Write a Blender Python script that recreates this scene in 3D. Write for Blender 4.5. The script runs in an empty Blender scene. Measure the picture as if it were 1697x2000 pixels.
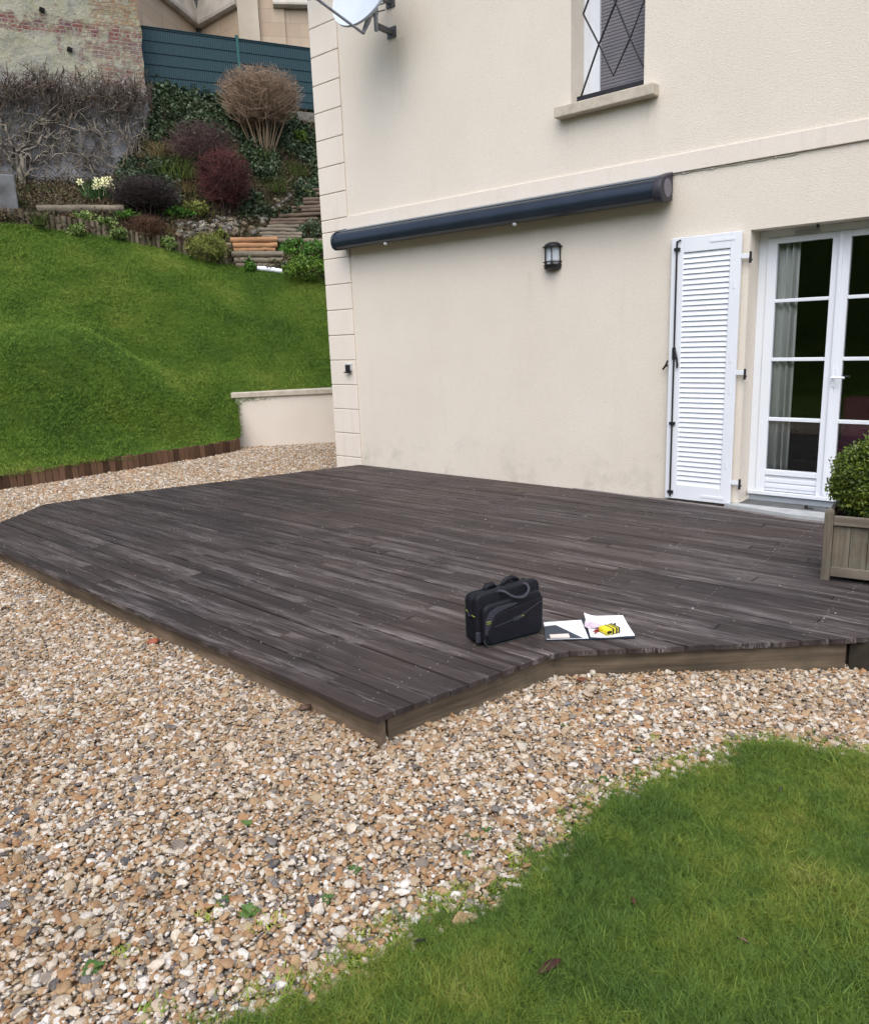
import bpy, bmesh, math, random
import numpy as np
from mathutils import Vector, Matrix, Euler, noise as mnoise
from math import sin, cos, pi, radians, sqrt, atan2, hypot

random.seed(7); rng = np.random.default_rng(7)
SC = bpy.context.scene; COL = SC.collection

# ------------------------------------------------------------------ camera
FPX, YAW, PITCH, ROLL = 1534.054, -0.72972, -0.21924, -0.03771
CAM = np.array([7.36119, -6.46944, 1.47867])
_f = np.array([sin(YAW)*cos(PITCH), cos(YAW)*cos(PITCH), sin(PITCH)])
_r = np.array([cos(YAW), -sin(YAW), 0.0]); _u = np.cross(_r, _f)
RR = np.array([cos(ROLL)*_r + sin(ROLL)*_u, -sin(ROLL)*_r + cos(ROLL)*_u, _f])
cam = bpy.data.cameras.new('camera'); co = bpy.data.objects.new('camera', cam); COL.objects.link(co)
cam.sensor_fit = 'HORIZONTAL'; cam.sensor_width = 36; cam.lens = FPX/1697*36
cam.clip_start = 0.05; cam.clip_end = 500
mw = Matrix.Identity(4)
for i in range(3):
    mw[i][0], mw[i][1], mw[i][2], mw[i][3] = RR[0][i], RR[1][i], -RR[2][i], CAM[i]
co.matrix_world = mw; SC.camera = co

# ------------------------------------------------------------------ light: bright overcast
SUN_EL, SUN_AZ = radians(56), radians(148)
w = bpy.data.worlds.new('World'); SC.world = w; w.use_nodes = True
nt = w.node_tree; bg = nt.nodes['Background']
sky = nt.nodes.new('ShaderNodeTexSky'); sky.sky_type = 'NISHITA'; sky.sun_disc = False
sky.sun_elevation = SUN_EL; sky.sun_rotation = SUN_AZ; sky.dust_density = 3.0; sky.air_density = 1.0
hs = nt.nodes.new('ShaderNodeHueSaturation'); hs.inputs['Saturation'].default_value = 0.80
nt.links.new(sky.outputs[0], hs.inputs['Color']); nt.links.new(hs.outputs[0], bg.inputs[0])
bg.inputs[1].default_value = 0.125
sun = bpy.data.lights.new('sun', 'SUN'); sun.energy = 1.15; sun.angle = radians(80); sun.color = (1, .97, .93)
so = bpy.data.objects.new('sun', sun); COL.objects.link(so)
sd = Vector((sin(SUN_AZ)*cos(SUN_EL), cos(SUN_AZ)*cos(SUN_EL), sin(SUN_EL)))
so.rotation_euler = sd.to_track_quat('Z', 'Y').to_euler()
SC.view_settings.view_transform = 'Standard'; SC.view_settings.look = 'None'
SC.view_settings.exposure = 1.08; SC.view_settings.gamma = 1; SC.view_settings.use_curve_mapping = False
SC.cycles.max_bounces = 8; SC.cycles.transparent_max_bounces = 12
SC.cycles.use_denoising = True

# ------------------------------------------------------------------ helpers
def ray(u, v):
    return RR.T @ np.array([(u-848.5)/FPX, -(v-1000)/FPX, 1.0])
def proj(P):
    d = (np.asarray(P) - CAM) @ RR.T
    return np.stack([848.5 + FPX*d[..., 0]/d[..., 2], 1000 - FPX*d[..., 1]/d[..., 2], d[..., 2]], -1)
def at(u, v, D):
    d = ray(u, v); return CAM + d*(D/hypot(d[0], d[1]))
def onz(u, v, z=0.0):
    d = ray(u, v); return CAM + d*((z-CAM[2])/d[2])
def onwall(u, v, Y=0.0):
    d = ray(u, v); return CAM + d*((Y-CAM[1])/d[1])
def onplane(u, v, P, n):
    d = ray(u, v); t = np.dot(np.asarray(P)-CAM, n)/np.dot(d, n); return CAM + d*t

def sstep(a, b, x):
    t = min(1, max(0, (x-a)/(b-a))); return t*t*(3-2*t)
def gz(x, y):                      # level of the gravel
    t = np.clip((np.asarray(x)-5.5)/1.1, 0, 1); z = -0.148 - 0.04*t*t*(3-2*t) + 0.010*np.sin(1.7*np.asarray(x)+.6)*np.cos(1.3*np.asarray(y))
    return z if np.ndim(z) else float(z)
def ong(u, v, off=0.0):
    z = -0.12
    for _ in range(6):
        P = onz(u, v, z+off); z = gz(P[0], P[1])
    return onz(u, v, z+off)

class MB:
    def __init__(s): s.v = []; s.f = []; s.m = []; s.a = []
    def add(s, vs, fs, mi=0, a=0.0):
        o = len(s.v); s.v += [tuple(map(float, q)) for q in vs]
        for f in fs: s.f.append([o+i for i in f]); s.m.append(mi); s.a.append(a)
        return s
    def box(s, c, d, R=None, mi=0, a=0.0, taper=1.0):
        x, y, z = d[0]/2, d[1]/2, d[2]/2
        vs = [Vector((sx*x*(taper if sz > 0 else 1), sy*y*(taper if sz > 0 else 1), sz*z)) for sz in (-1, 1) for sx, sy in ((-1, -1), (1, -1), (1, 1), (-1, 1))]
        if R is not None: vs = [R @ q for q in vs]
        vs = [q+Vector(c) for q in vs]
        return s.add(vs, [(3, 2, 1, 0), (4, 5, 6, 7), (0, 1, 5, 4), (1, 2, 6, 5), (2, 3, 7, 6), (3, 0, 4, 7)], mi, a)
    def bx(s, x0, x1, y0, y1, z0, z1, mi=0, a=0.0):
        return s.box(((x0+x1)/2, (y0+y1)/2, (z0+z1)/2), (x1-x0, y1-y0, z1-z0), None, mi, a)
    def tube(s, pts, r, n=6, mi=0, a=0.0, cap=True):
        pts = [Vector(p) for p in pts]; k = len(pts)
        rs = r if hasattr(r, '__len__') else [r]*k
        o = len(s.v); up = Vector((0.31, 0.2, 0.93)).normalized()
        for i, p in enumerate(pts):
            t = (pts[min(i+1, k-1)]-pts[max(i-1, 0)])
            if t.length < 1e-9: t = Vector((0, 0, 1))
            t.normalize(); e1 = t.cross(up)
            if e1.length < .05: e1 = t.cross(Vector((1, 0, 0)))
            e1.normalize(); e2 = t.cross(e1)
            for j in range(n):
                an = 2*pi*j/n; s.v.append(tuple(p+e1*(cos(an)*rs[i])+e2*(sin(an)*rs[i])))
        for i in range(k-1):
            for j in range(n):
                s.f.append([o+i*n+j, o+i*n+(j+1) % n, o+(i+1)*n+(j+1) % n, o+(i+1)*n+j]); s.m.append(mi); s.a.append(a)
        if cap:
            s.f.append([o+j for j in range(n)][::-1]); s.m.append(mi); s.a.append(a)
            s.f.append([o+(k-1)*n+j for j in range(n)]); s.m.append(mi); s.a.append(a)
        return s
    def lathe(s, prof, c=(0, 0, 0), n=20, R=None, mi=0, a=0.0, a0=0, a1=2*pi):
        full = abs(a1-a0-2*pi) < 1e-6; m = n if full else n+1
        o = len(s.v); c = Vector(c)
        for (r, z) in prof:
            for j in range(m):
                an = a0+(a1-a0)*j/n; q = Vector((r*cos(an), r*sin(an), z))
                if R is not None: q = R @ q
                s.v.append(tuple(q+c))
        for i in range(len(prof)-1):
            for j in range(n):
                j2 = (j+1) % m
                s.f.append([o+i*m+j, o+i*m+j2, o+(i+1)*m+j2, o+(i+1)*m+j]); s.m.append(mi); s.a.append(a)
        return s
    def prism(s, poly, z0, z1, fr=None, mi=0, a=0.0):
        """poly of 2-D points extruded z0..z1; fr maps (x,y,z)->world"""
        n = len(poly); fr = fr or (lambda x, y, z: (x, y, z))
        vs = [fr(x, y, z0) for x, y in poly]+[fr(x, y, z1) for x, y in poly]
        fs = [list(range(n))[::-1], list(range(n, 2*n))]+[[i, (i+1) % n, n+(i+1) % n, n+i] for i in range(n)]
        return s.add(vs, fs, mi, a)
    def build(s, name, mats, parent=None, smooth=False, bevel=0, seg=2, attr=False, fixn=True, auto=None):
        me = bpy.data.meshes.new(name); me.from_pydata(s.v, [], s.f)
        mats = mats if isinstance(mats, (list, tuple)) else [mats]
        for m in mats: me.materials.append(m)
        for p, mi in zip(me.polygons, s.m): p.material_index = mi
        if attr:
            at_ = me.attributes.new('bid', 'FLOAT', 'FACE'); at_.data.foreach_set('value', s.a)
        if fixn or bevel:
            b = bmesh.new(); b.from_mesh(me)
            if fixn: bmesh.ops.recalc_face_normals(b, faces=b.faces)
            if bevel:
                ed = [e for e in b.edges if len(e.link_faces) == 2 and e.calc_face_angle(0) > .5]
                bmesh.ops.bevel(b, geom=ed, offset=bevel, segments=seg, affect='EDGES', profile=.5, clamp_overlap=True)
            b.to_mesh(me); b.free()
        if smooth:
            me.polygons.foreach_set('use_smooth', [True]*len(me.polygons))
            if auto: me.set_sharp_from_angle(angle=auto)
        o = bpy.data.objects.new(name, me); COL.objects.link(o)
        if parent is not None: o.parent = parent
        return o

def tag(o, label=None, cat=None, group=None, kind=None):
    if label: o['label'] = label
    if cat: o['category'] = cat
    if group: o['group'] = group
    if kind: o['kind'] = kind
    return o
def thing(name, label, cat, loc=(0, 0, 0), rz=0, group=None):
    o = bpy.data.objects.new(name, None); COL.objects.link(o); o.location = Vector(tuple(map(float, loc))); o.rotation_euler.z = rz
    o.empty_display_size = .1
    return tag(o, label, cat, group)
def keep(o, parent):               # parent, with world-space vertices kept where they are
    o.parent = parent; o.matrix_parent_inverse = parent_matrix(parent).inverted(); return o
def parent_matrix(p):
    return Matrix.Translation(p.location) @ p.rotation_euler.to_matrix().to_4x4()
def copy_thing(o, loc, rz=None, scale=None, label=None):
    c = o.copy(); COL.objects.link(c); c.location = Vector(tuple(map(float, loc)))
    if rz is not None: c.rotation_euler = rz if hasattr(rz, '__len__') else (0, 0, rz)
    if scale is not None: c.scale = scale if hasattr(scale, '__len__') else (scale,)*3
    if label: c['label'] = label
    for ch in o.children:
        d = ch.copy(); COL.objects.link(d); d.parent = c
        for g in ch.children:
            e = g.copy(); COL.objects.link(e); e.parent = d
    return c

# ------------------------------------------------------------------ materials
class NT:
    def __init__(s, name, rough=.7, spec=.3, metal=0.0):
        s.m = bpy.data.materials.new(name); s.m.use_nodes = True; s.t = s.m.node_tree
        s.b = s.t.nodes['Principled BSDF']; s.b.inputs['Roughness'].default_value = rough
        s.b.inputs['Specular IOR Level'].default_value = spec; s.b.inputs['Metallic'].default_value = metal
    def n(s, typ, **kw):
        q = s.t.nodes.new(typ)
        for k, v in kw.items(): setattr(q, k, v)
        return q
    def l(s, a, b): s.t.links.new(a, b); return s
    def coord(s, kind='Object', scale=(1, 1, 1), rot=(0, 0, 0)):
        if kind == 'World': src = s.n('ShaderNodeNewGeometry').outputs['Position']
        else: src = s.n('ShaderNodeTexCoord').outputs[kind]
        mp = s.n('ShaderNodeMapping'); mp.inputs['Scale'].default_value = scale; mp.inputs['Rotation'].default_value = rot
        s.l(src, mp.inputs[0]); return mp.outputs[0]
    def noise(s, vec, scale=5, detail=5, rough=.55, dist=0):
        q = s.n('ShaderNodeTexNoise'); q.inputs['Scale'].default_value = scale; q.inputs['Detail'].default_value = detail
        q.inputs['Roughness'].default_value = rough; q.inputs['Distortion'].default_value = dist; s.l(vec, q.inputs['Vector']); return q.outputs[0]
    def ramp(s, fac, stops, interp='LINEAR'):
        q = s.n('ShaderNodeValToRGB'); q.color_ramp.interpolation = interp; e = q.color_ramp.elements
        while len(e) > 1: e.remove(e[0])
        e[0].position = stops[0][0]; e[0].color = c4(stops[0][1])
        for p, c in stops[1:]: k = e.new(p); k.color = c4(c)
        s.l(fac, q.inputs[0]); return q.outputs[0]
    def mix(s, fac, a, b, mode='MIX'):
        q = s.n('ShaderNodeMix', data_type='RGBA', blend_type=mode)
        for sock, val in ((q.inputs[0], fac), (q.inputs[6], a), (q.inputs[7], b)):
            if hasattr(val, 'is_linked'): s.l(val, sock)
            else: sock.default_value = val if isinstance(val, (int, float)) else c4(val)
        return q.outputs[2]
    def math(s, op, a, b=0.5, clamp=False):
        q = s.n('ShaderNodeMath', operation=op, use_clamp=clamp)
        for sock, val in ((q.inputs[0], a), (q.inputs[1], b)):
            if hasattr(val, 'is_linked'): s.l(val, sock)
            else: sock.default_value = val
        return q.outputs[0]
    def maprange(s, v, a, b, c=0, d=1):
        q = s.n('ShaderNodeMapRange'); s.l(v, q.inputs[0])
        for i, x in enumerate((a, b, c, d)): q.inputs[i+1].default_value = x
        return q.outputs[0]
    def xyz(s, vec):
        q = s.n('ShaderNodeSeparateXYZ'); s.l(vec, q.inputs[0]); return q.outputs
    def attr(s, name, typ='GEOMETRY'):
        q = s.n('ShaderNodeAttribute'); q.attribute_name = name; q.attribute_type = typ; return q.outputs['Fac']
    def color(s, c):
        if hasattr(c, 'is_linked'): s.l(c, s.b.inputs['Base Color'])
        else: s.b.inputs['Base Color'].default_value = c4(c)
        return s
    def bump(s, h, strength=.4, dist=.01):
        q = s.n('ShaderNodeBump'); q.inputs['Strength'].default_value = strength; q.inputs['Distance'].default_value = dist
        s.l(h, q.inputs['Height']); s.l(q.outputs[0], s.b.inputs['Normal']); return s
def c4(c): return (c[0], c[1], c[2], 1.0) if len(c) == 3 else tuple(c)

def simple(name, a, b=None, rough=.6, spec=.3, scale=8, bump=0, metal=0, bscale=60, bdist=.004, coord='Object', stretch=(1, 1, 1)):
    q = NT(name, rough, spec, metal); v = q.coord(coord, stretch)
    if b is None: b = tuple(x*.75 for x in a)
    q.color(q.ramp(q.noise(v, scale, 5), [(.32, b), (.68, a)]))
    if bump: q.bump(q.noise(v, bscale, 4), bump, bdist)
    return q.m

MT = {}
# cream roughcast
q = NT('roughcast', .9, .15); v = q.coord('World')
n1 = q.noise(v, .9, 5, .6); n2 = q.noise(v, 140, 3, .6); n3 = q.noise(q.coord('World', (3, 3, .35)), 1.6, 5, .65)
base = q.ramp(n1, [(.3, (.675, .618, .54)), (.7, (.72, .668, .59))])
base = q.mix(q.maprange(n3, .58, .82, 0, .2), base, (.50, .46, .40))
base = q.mix(q.maprange(n2, .5, .32, 0, .28), base, (.44, .39, .33)); base = q.mix(q.maprange(q.noise(v, 46, 4, .6), .5, .3, 0, .22), base, (.46, .42, .36))
zz = q.xyz(v)[2]
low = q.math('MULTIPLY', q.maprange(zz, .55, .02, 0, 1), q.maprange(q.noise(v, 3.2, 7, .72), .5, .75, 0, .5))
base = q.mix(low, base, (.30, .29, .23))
xq, zq = q.xyz(v)[0], q.xyz(v)[2]; dn_ = q.maprange(q.noise(q.coord('World', (9, 9, .8)), 1.5, 5, .65), .35, .65, .15, 1)
for x0, zt, ln, wd, st_ in ((4.10, 3.32, .55, .10, .38), (3.33, 3.32, .5, .09, .3), (1.30, 4.46, .8, .17, .5), (2.9, 2.05, .45, .07, .2), (3.17, 2.03, .35, .08, .25)):
    k = q.math('MULTIPLY', q.maprange(q.math('ABSOLUTE', q.math('SUBTRACT', xq, x0), 0), 0, wd, st_, 0), q.math('MULTIPLY', q.maprange(zq, zt-ln, zt, 0, 1), q.math('LESS_THAN', zq, zt)))
    base = q.mix(q.math('MULTIPLY', k, dn_), base, (.33, .29, .225))
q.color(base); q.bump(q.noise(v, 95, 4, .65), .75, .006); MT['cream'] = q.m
q = NT('smooth_render', .85, .2); v = q.coord('World')
base = q.ramp(q.noise(v, 1.3, 5, .6), [(.3, (.68, .62, .55)), (.7, (.73, .675, .61))])
base = q.mix(q.maprange(q.noise(v, 120, 3), .52, .36, 0, .2), base, (.45, .40, .33))
base = q.mix(q.maprange(q.noise(q.coord('World', (5, 5, .5)), 2, 5, .65), .55, .8, 0, .3), base, (.45, .41, .35))
q.color(base); q.bump(q.noise(v, 150, 3, .6), .35, .003); MT['quoin'] = q.m
q = NT('sill_stone', .85, .2); v = q.coord('World')
base = q.ramp(q.noise(v, 7, 6, .7), [(.3, (.36, .32, .26)), (.55, (.50, .45, .38)), (.75, (.56, .51, .44))]); q.color(base); q.bump(q.noise(v, 90, 4), .4, .004); MT['stone'] = q.m
q = NT('threshold_stone', .6, .35); v = q.coord('World')
q.color(q.ramp(q.noise(v, 6, 6, .7), [(.3, (.25, .265, .27)), (.5, (.38, .40, .41)), (.75, (.45, .47, .48))])); q.bump(q.noise(v, 60, 4), .25, .003); MT['threshold'] = q.m
MT['groove'] = simple('groove_bed', (.52, .47, .40), (.46, .41, .35), .95)  # darker tan bed showing in the open joints between the corner blocks
MT['white'] = simple('white_paint', (.75, .79, .84), (.71, .75, .81), .38, .45, 3, .05)
MT['white2'] = simple('white_pvc', (.75, .79, .85), (.72, .76, .82), .28, .5, 2)
MT['black'] = simple('black_metal', (.018, .018, .022), (.010, .010, .012), .45, .4, 20)
MT['awning'] = simple('anthracite_aluminium', (.023, .034, .052), (.018, .026, .041), .3, .5, 4, metal=.35)
MT['awn_cap'] = simple('awning_end_plastic', (.03, .03, .042), (.024, .024, .034), .5, .4, 6)
MT['awn_disc'] = simple('awning_disc', (.16, .15, .18), (.13, .12, .15), .5, .4, 6)
MT['awn_grey'] = simple('awning_underside', (.36, .37, .38), (.28, .29, .30), .5, .4, 6)
MT['dish'] = simple('dish_paint', (.47, .52, .60), (.43, .48, .56), .45, .35, 5)
MT['steel'] = simple('galvanised_steel', (.30, .32, .35), (.2, .22, .25), .45, .5, 25, metal=.5)
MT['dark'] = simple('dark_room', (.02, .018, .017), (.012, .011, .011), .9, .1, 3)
MT['curtain'] = simple('curtain_cloth', (.88, .89, .87), (.84, .86, .84), .9, .1, 3)
MT['magenta'] = simple('magenta_cloth', (.22, .012, .10), (.16, .01, .07), .8, .2, 12)
q = NT('window_glass', .02, .5); t = q.t
gl = q.n('ShaderNodeBsdfGlossy'); gl.inputs['Roughness'].default_value = .015; gl.inputs['Color'].default_value = (.9, .95, .95, 1)
tr = q.n('ShaderNodeBsdfTransparent'); tr.inputs['Color'].default_value = (.95, .97, .96, 1)
fr = q.n('ShaderNodeFresnel'); fr.inputs['IOR'].default_value = 1.5; mx = q.n('ShaderNodeMixShader')
q.l(q.math('MULTIPLY', fr.outputs[0], 2.2, True), mx.inputs[0]); q.l(tr.outputs[0], mx.inputs[1]); q.l(gl.outputs[0], mx.inputs[2])
q.l(mx.outputs[0], t.nodes['Material Output'].inputs['Surface']); MT['glass'] = q.m
MT['blind'] = simple('grey_louvre', (.19, .18, .20), (.15, .145, .165), .6, .3, 3)

# weathered hardwood deck; each plank has its own value in 'bid'
def wood_deck(name, light, dark, brown, streak):
    q = NT(name, .66, .24); bid = q.attr('bid'); v = q.coord('World')
    cx = q.n('ShaderNodeCombineXYZ'); q.l(q.math('MULTIPLY', bid, 37.0), cx.inputs[2]); q.l(q.math('MULTIPLY', bid, 91.0), cx.inputs[0])
    va = q.n('ShaderNodeVectorMath', operation='ADD'); q.l(v, va.inputs[0]); q.l(cx.outputs[0], va.inputs[1])
    mp = q.n('ShaderNodeMapping'); mp.inputs['Scale'].default_value = (1.1, 26, 10); q.l(va.outputs[0], mp.inputs[0])
    g1 = q.noise(mp.outputs[0], 1.6, 8, .62, .3)
    mp2 = q.n('ShaderNodeMapping'); mp2.inputs['Scale'].default_value = (2.2, 105, 20); q.l(va.outputs[0], mp2.inputs[0])
    g2 = q.noise(mp2.outputs[0], 2.0, 5, .7)
    mp3 = q.n('ShaderNodeMapping'); mp3.inputs['Scale'].default_value = (.8, 9, 1); q.l(va.outputs[0], mp3.inputs[0])
    g3 = q.noise(mp3.outputs[0], 1.1, 5, .6)
    big = q.noise(v, .55, 4, .6)
    col = q.ramp(g1, [(.28, dark), (.5, tuple((a+b)/2 for a, b in zip(dark, light))), (.72, light)])
    col = q.mix(q.maprange(big, .42, .66, 0, .6), col, brown)
    col = q.mix(q.maprange(bid, .5, 1, 0, .5), col, dark); col = q.mix(q.maprange(bid, .22, 0, 0, .28), col, (.085, .067, .063))
    xw = q.xyz(v); edgew = q.math('ADD', q.math('MULTIPLY', xw[0], .30), q.math('MULTIPLY', xw[1], -.34)); wear = q.math('MULTIPLY', q.maprange(g3, .46, .66, 0, 1), q.maprange(g2, .45, .58, 0, 1))
    col = q.mix(q.math('MULTIPLY', wear, q.maprange(edgew, 1.2, 2.9, .40, 1.1)), col, streak); col = q.mix(q.math('MULTIPLY', q.maprange(q.noise(v, 1.4, 5, .65), .56, .70, 0, .7), 1.0), col, (.020, .017, .017))
    col = q.mix(q.maprange(g2, .42, .28, 0, .55), col, (.012, .010, .010))
    q.color(col); q.l(q.maprange(g1, .3, .7, .46, .70), q.b.inputs['Roughness'])
    hm = q.math('ADD', q.math('MULTIPLY', g2, .6), q.math('MULTIPLY', g1, .6)); q.bump(hm, .8, .008); return q.m
MT['deck'] = wood_deck('weathered_hardwood', (.057, .045, .045), (.017, .0135, .0145), (.058, .041, .034), (.225, .197, .195))
MT['fascia'] = None
def wood(name, light, dark, axis=0, rough=.75, s=1.0, moss=None):
    q = NT(name, rough, .25); sc = [22*s]*3; sc[axis] = 1.4*s
    v = q.coord('Object', tuple(sc)); g = q.noise(v, 1.4, 7, .62, .4)
    col = q.ramp(g, [(.3, dark), (.68, light)])
    col = q.mix(q.maprange(q.noise(q.coord('World'), 3, 5), .4, .7, 0, .5), col, tuple(x*.6 for x in dark))
    if moss: col = q.mix(q.maprange(q.noise(q.coord('World'), 5, 6, .7), .5, .68, 0, .6), col, moss)
    q.color(col); q.bump(g, .5, .006); return q.m
MT['fascia'] = wood('weathered_fascia', (.185, .142, .098), (.050, .038, .028), 0, .85, .8, (.060, .054, .036))
MT['planter_v'] = wood('planter_wood_upright', (.185, .155, .115), (.075, .064, .050), 2, .8, 1, (.15, .17, .14))
MT['planter_h'] = wood('planter_wood_rail', (.22, .19, .152), (.105, .088, .070), 0, .8, 1)
MT['soil'] = simple('dark_soil', (.045, .034, .024), (.022, .017, .012), .95, .1, 14, .8, bscale=30, bdist=.03)
MT['bark'] = simple('shrub_bark', (.12, .09, .065), (.06, .045, .032), .9, .1, 20)

def leaf(name, stops, rough=.5, spec=.35, nscale=1.2, trans=True, rnd=.5):
    q = NT(name, rough, spec); oi = q.n('ShaderNodeObjectInfo').outputs['Random']; v = q.coord('World')
    oi = q.math('FRACT', q.math('ADD', oi, q.attr('bid'))); fac = q.math('ADD', q.math('MULTIPLY', q.maprange(q.noise(v, nscale, 4, .6), .25, .75), 1-rnd), q.math('MULTIPLY', oi, rnd))
    col = q.ramp(fac, stops); q.color(col)
    return q.m
MT['gravel'] = NT('pebble', .62, .28)
q = MT['gravel']; oi = q.n('ShaderNodeObjectInfo').outputs['Random']
PEB = [(.0, (.50, .47, .42)), (.13, (.33, .22, .125)), (.24, (.62, .60, .57)), (.33, (.36, .29, .20)), (.44, (.30, .165, .080)), (.54, (.44, .37, .29)),
       (.63, (.20, .18, .165)), (.71, (.38, .25, .14)), (.80, (.56, .50, .42)), (.89, (.155, .15, .155)), (.92, (.30, .19, .11)), (.975, (.065, .066, .075))]
cc = q.ramp(oi, PEB, 'CONSTANT')
cc = q.mix(q.maprange(q.noise(q.coord('Object'), 1.7, 4, .6), .48, .7, 0, .5), cc, (.37, .27, .17)); cc = q.mix(1.0, cc, q.ramp(q.noise(q.coord('World'), 1.1, 5, .65), [(.32, (.80, .76, .70)), (.5, (.98, .96, .93)), (.7, (1.0, .99, .98))]), 'MULTIPLY')
cc = q.mix(q.maprange(q.noise(q.coord('World'), .8, 4), .4, .65, 0, .25), cc, (.33, .25, .17))
q.color(cc); q.bump(q.noise(q.coord('Object'), 3.2, 4), .25, .2); MT['gravel'] = q.m
q = NT('gravel_bed', .9, .1); v = q.coord('World'); vo = q.n('ShaderNodeTexVoronoi'); vo.inputs['Scale'].default_value = 55; q.l(v, vo.inputs['Vector'])
sp = q.n('ShaderNodeSeparateColor'); q.l(vo.outputs['Color'], sp.inputs[0])
c = q.ramp(sp.outputs[0], PEB, 'CONSTANT'); c = q.mix(q.maprange(vo.outputs['Distance'], .25, .6, 0, .7), c, (.16, .12, .08)); q.color(c); q.bump(vo.outputs['Distance'], .8, -.02); MT['bed'] = q.m
q = NT('lawn_soil', .95, .1); v = q.coord('World'); c = q.ramp(q.noise(v, 3, 6, .7), [(.3, (.045, .068, .012)), (.5, (.07, .105, .017)), (.7, (.11, .14, .022))])
q.color(c); q.bump(q.noise(v, 60, 4), .8, .03); MT['lawn'] = q.m
MT['grass'] = leaf('grass_blades', [(.10, (.040, .076, .016)), (.34, (.072, .130, .023)), (.56, (.110, .178, .027)), (.73, (.175, .215, .030)), (.93, (.27, .26, .085))], .55, .2, 2.6, rnd=.42)
MT['bankgrass'] = leaf('bank_grass_blades', [(.12, (.054, .106, .019)), (.36, (.092, .174, .025)), (.60, (.137, .226, .032)), (.85, (.24, .30, .058))], .6, .15, .9, rnd=.35)

def rbf(P):
    P = np.asarray(P, float); n = len(P); X = P[:, :2]
    d = np.linalg.norm(X[:, None]-X[None], axis=-1); K = np.where(d > 0, d*d*np.log(d+1e-12), 0)+np.eye(n)*.02
    A = np.zeros((n+3, n+3)); A[:n, :n] = K; A[:n, n] = 1; A[:n, n+1:] = X; A[n, :n] = 1; A[n+1:, :n] = X.T
    c = np.linalg.solve(A, np.concatenate([P[:, 2], [0, 0, 0]]))
    def f(x, y):
        Q = np.stack(np.broadcast_arrays(np.asarray(x, float), np.asarray(y, float)), -1)
        d = np.linalg.norm(Q[..., None, :]-X, axis=-1); k = d*d*np.log(d+1e-12)
        return k@c[:n]+c[n]+Q@c[n+1:]
    return f
def polyat(pl, t):                 # point on polyline by normalised length
    pl = np.asarray(pl, float); L = np.concatenate([[0], np.cumsum(np.linalg.norm(np.diff(pl, axis=0), axis=1))]); L /= L[-1]
    return np.stack([np.interp(t, L, pl[:, k]) for k in range(pl.shape[1])], -1)
def grid_mesh(name, G, m, parent=None):
    a, b, _ = G.shape; vs = G.reshape(-1, 3).tolist()
    fs = [(i*b+j, (i+1)*b+j, (i+1)*b+j+1, i*b+j+1) for i in range(a-1) for j in range(b-1)]
    me = bpy.data.meshes.new(name); me.from_pydata(vs, [], fs); me.materials.append(m)
    me.polygons.foreach_set('use_smooth', [True]*len(fs)); o = bpy.data.objects.new(name, me); COL.objects.link(o)
    bm = bmesh.new(); bm.from_mesh(me); bmesh.ops.recalc_face_normals(bm, faces=bm.faces)
    if sum(f.normal.z for f in bm.faces) < 0: bmesh.ops.reverse_faces(bm, faces=bm.faces)
    bm.to_mesh(me); bm.free(); return o
def inpoly(x, y, poly):
    x = np.asarray(x); y = np.asarray(y); r = np.zeros(x.shape, bool); n = len(poly)
    for i in range(n):
        x0, y0 = poly[i][:2]; x1, y1 = poly[(i+1) % n][:2]
        c = ((y0 > y) != (y1 > y)); 
        with np.errstate(divide='ignore', invalid='ignore'): xi = (x1-x0)*(y-y0)/(y1-y0+1e-15)+x0
        r ^= c & (x < xi)
    return r
def polydist(x, y, poly, closed=True):
    x = np.asarray(x, float); y = np.asarray(y, float); best = np.full(x.shape, 1e9); n = len(poly)
    for i in range(n if closed else n-1):
        x0, y0 = poly[i][:2]; x1, y1 = poly[(i+1) % n][:2]; dx, dy = x1-x0, y1-y0
        t = np.clip(((x-x0)*dx+(y-y0)*dy)/(dx*dx+dy*dy+1e-12), 0, 1); best = np.minimum(best, np.hypot(x-x0-t*dx, y-y0-t*dy))
    return best

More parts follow.
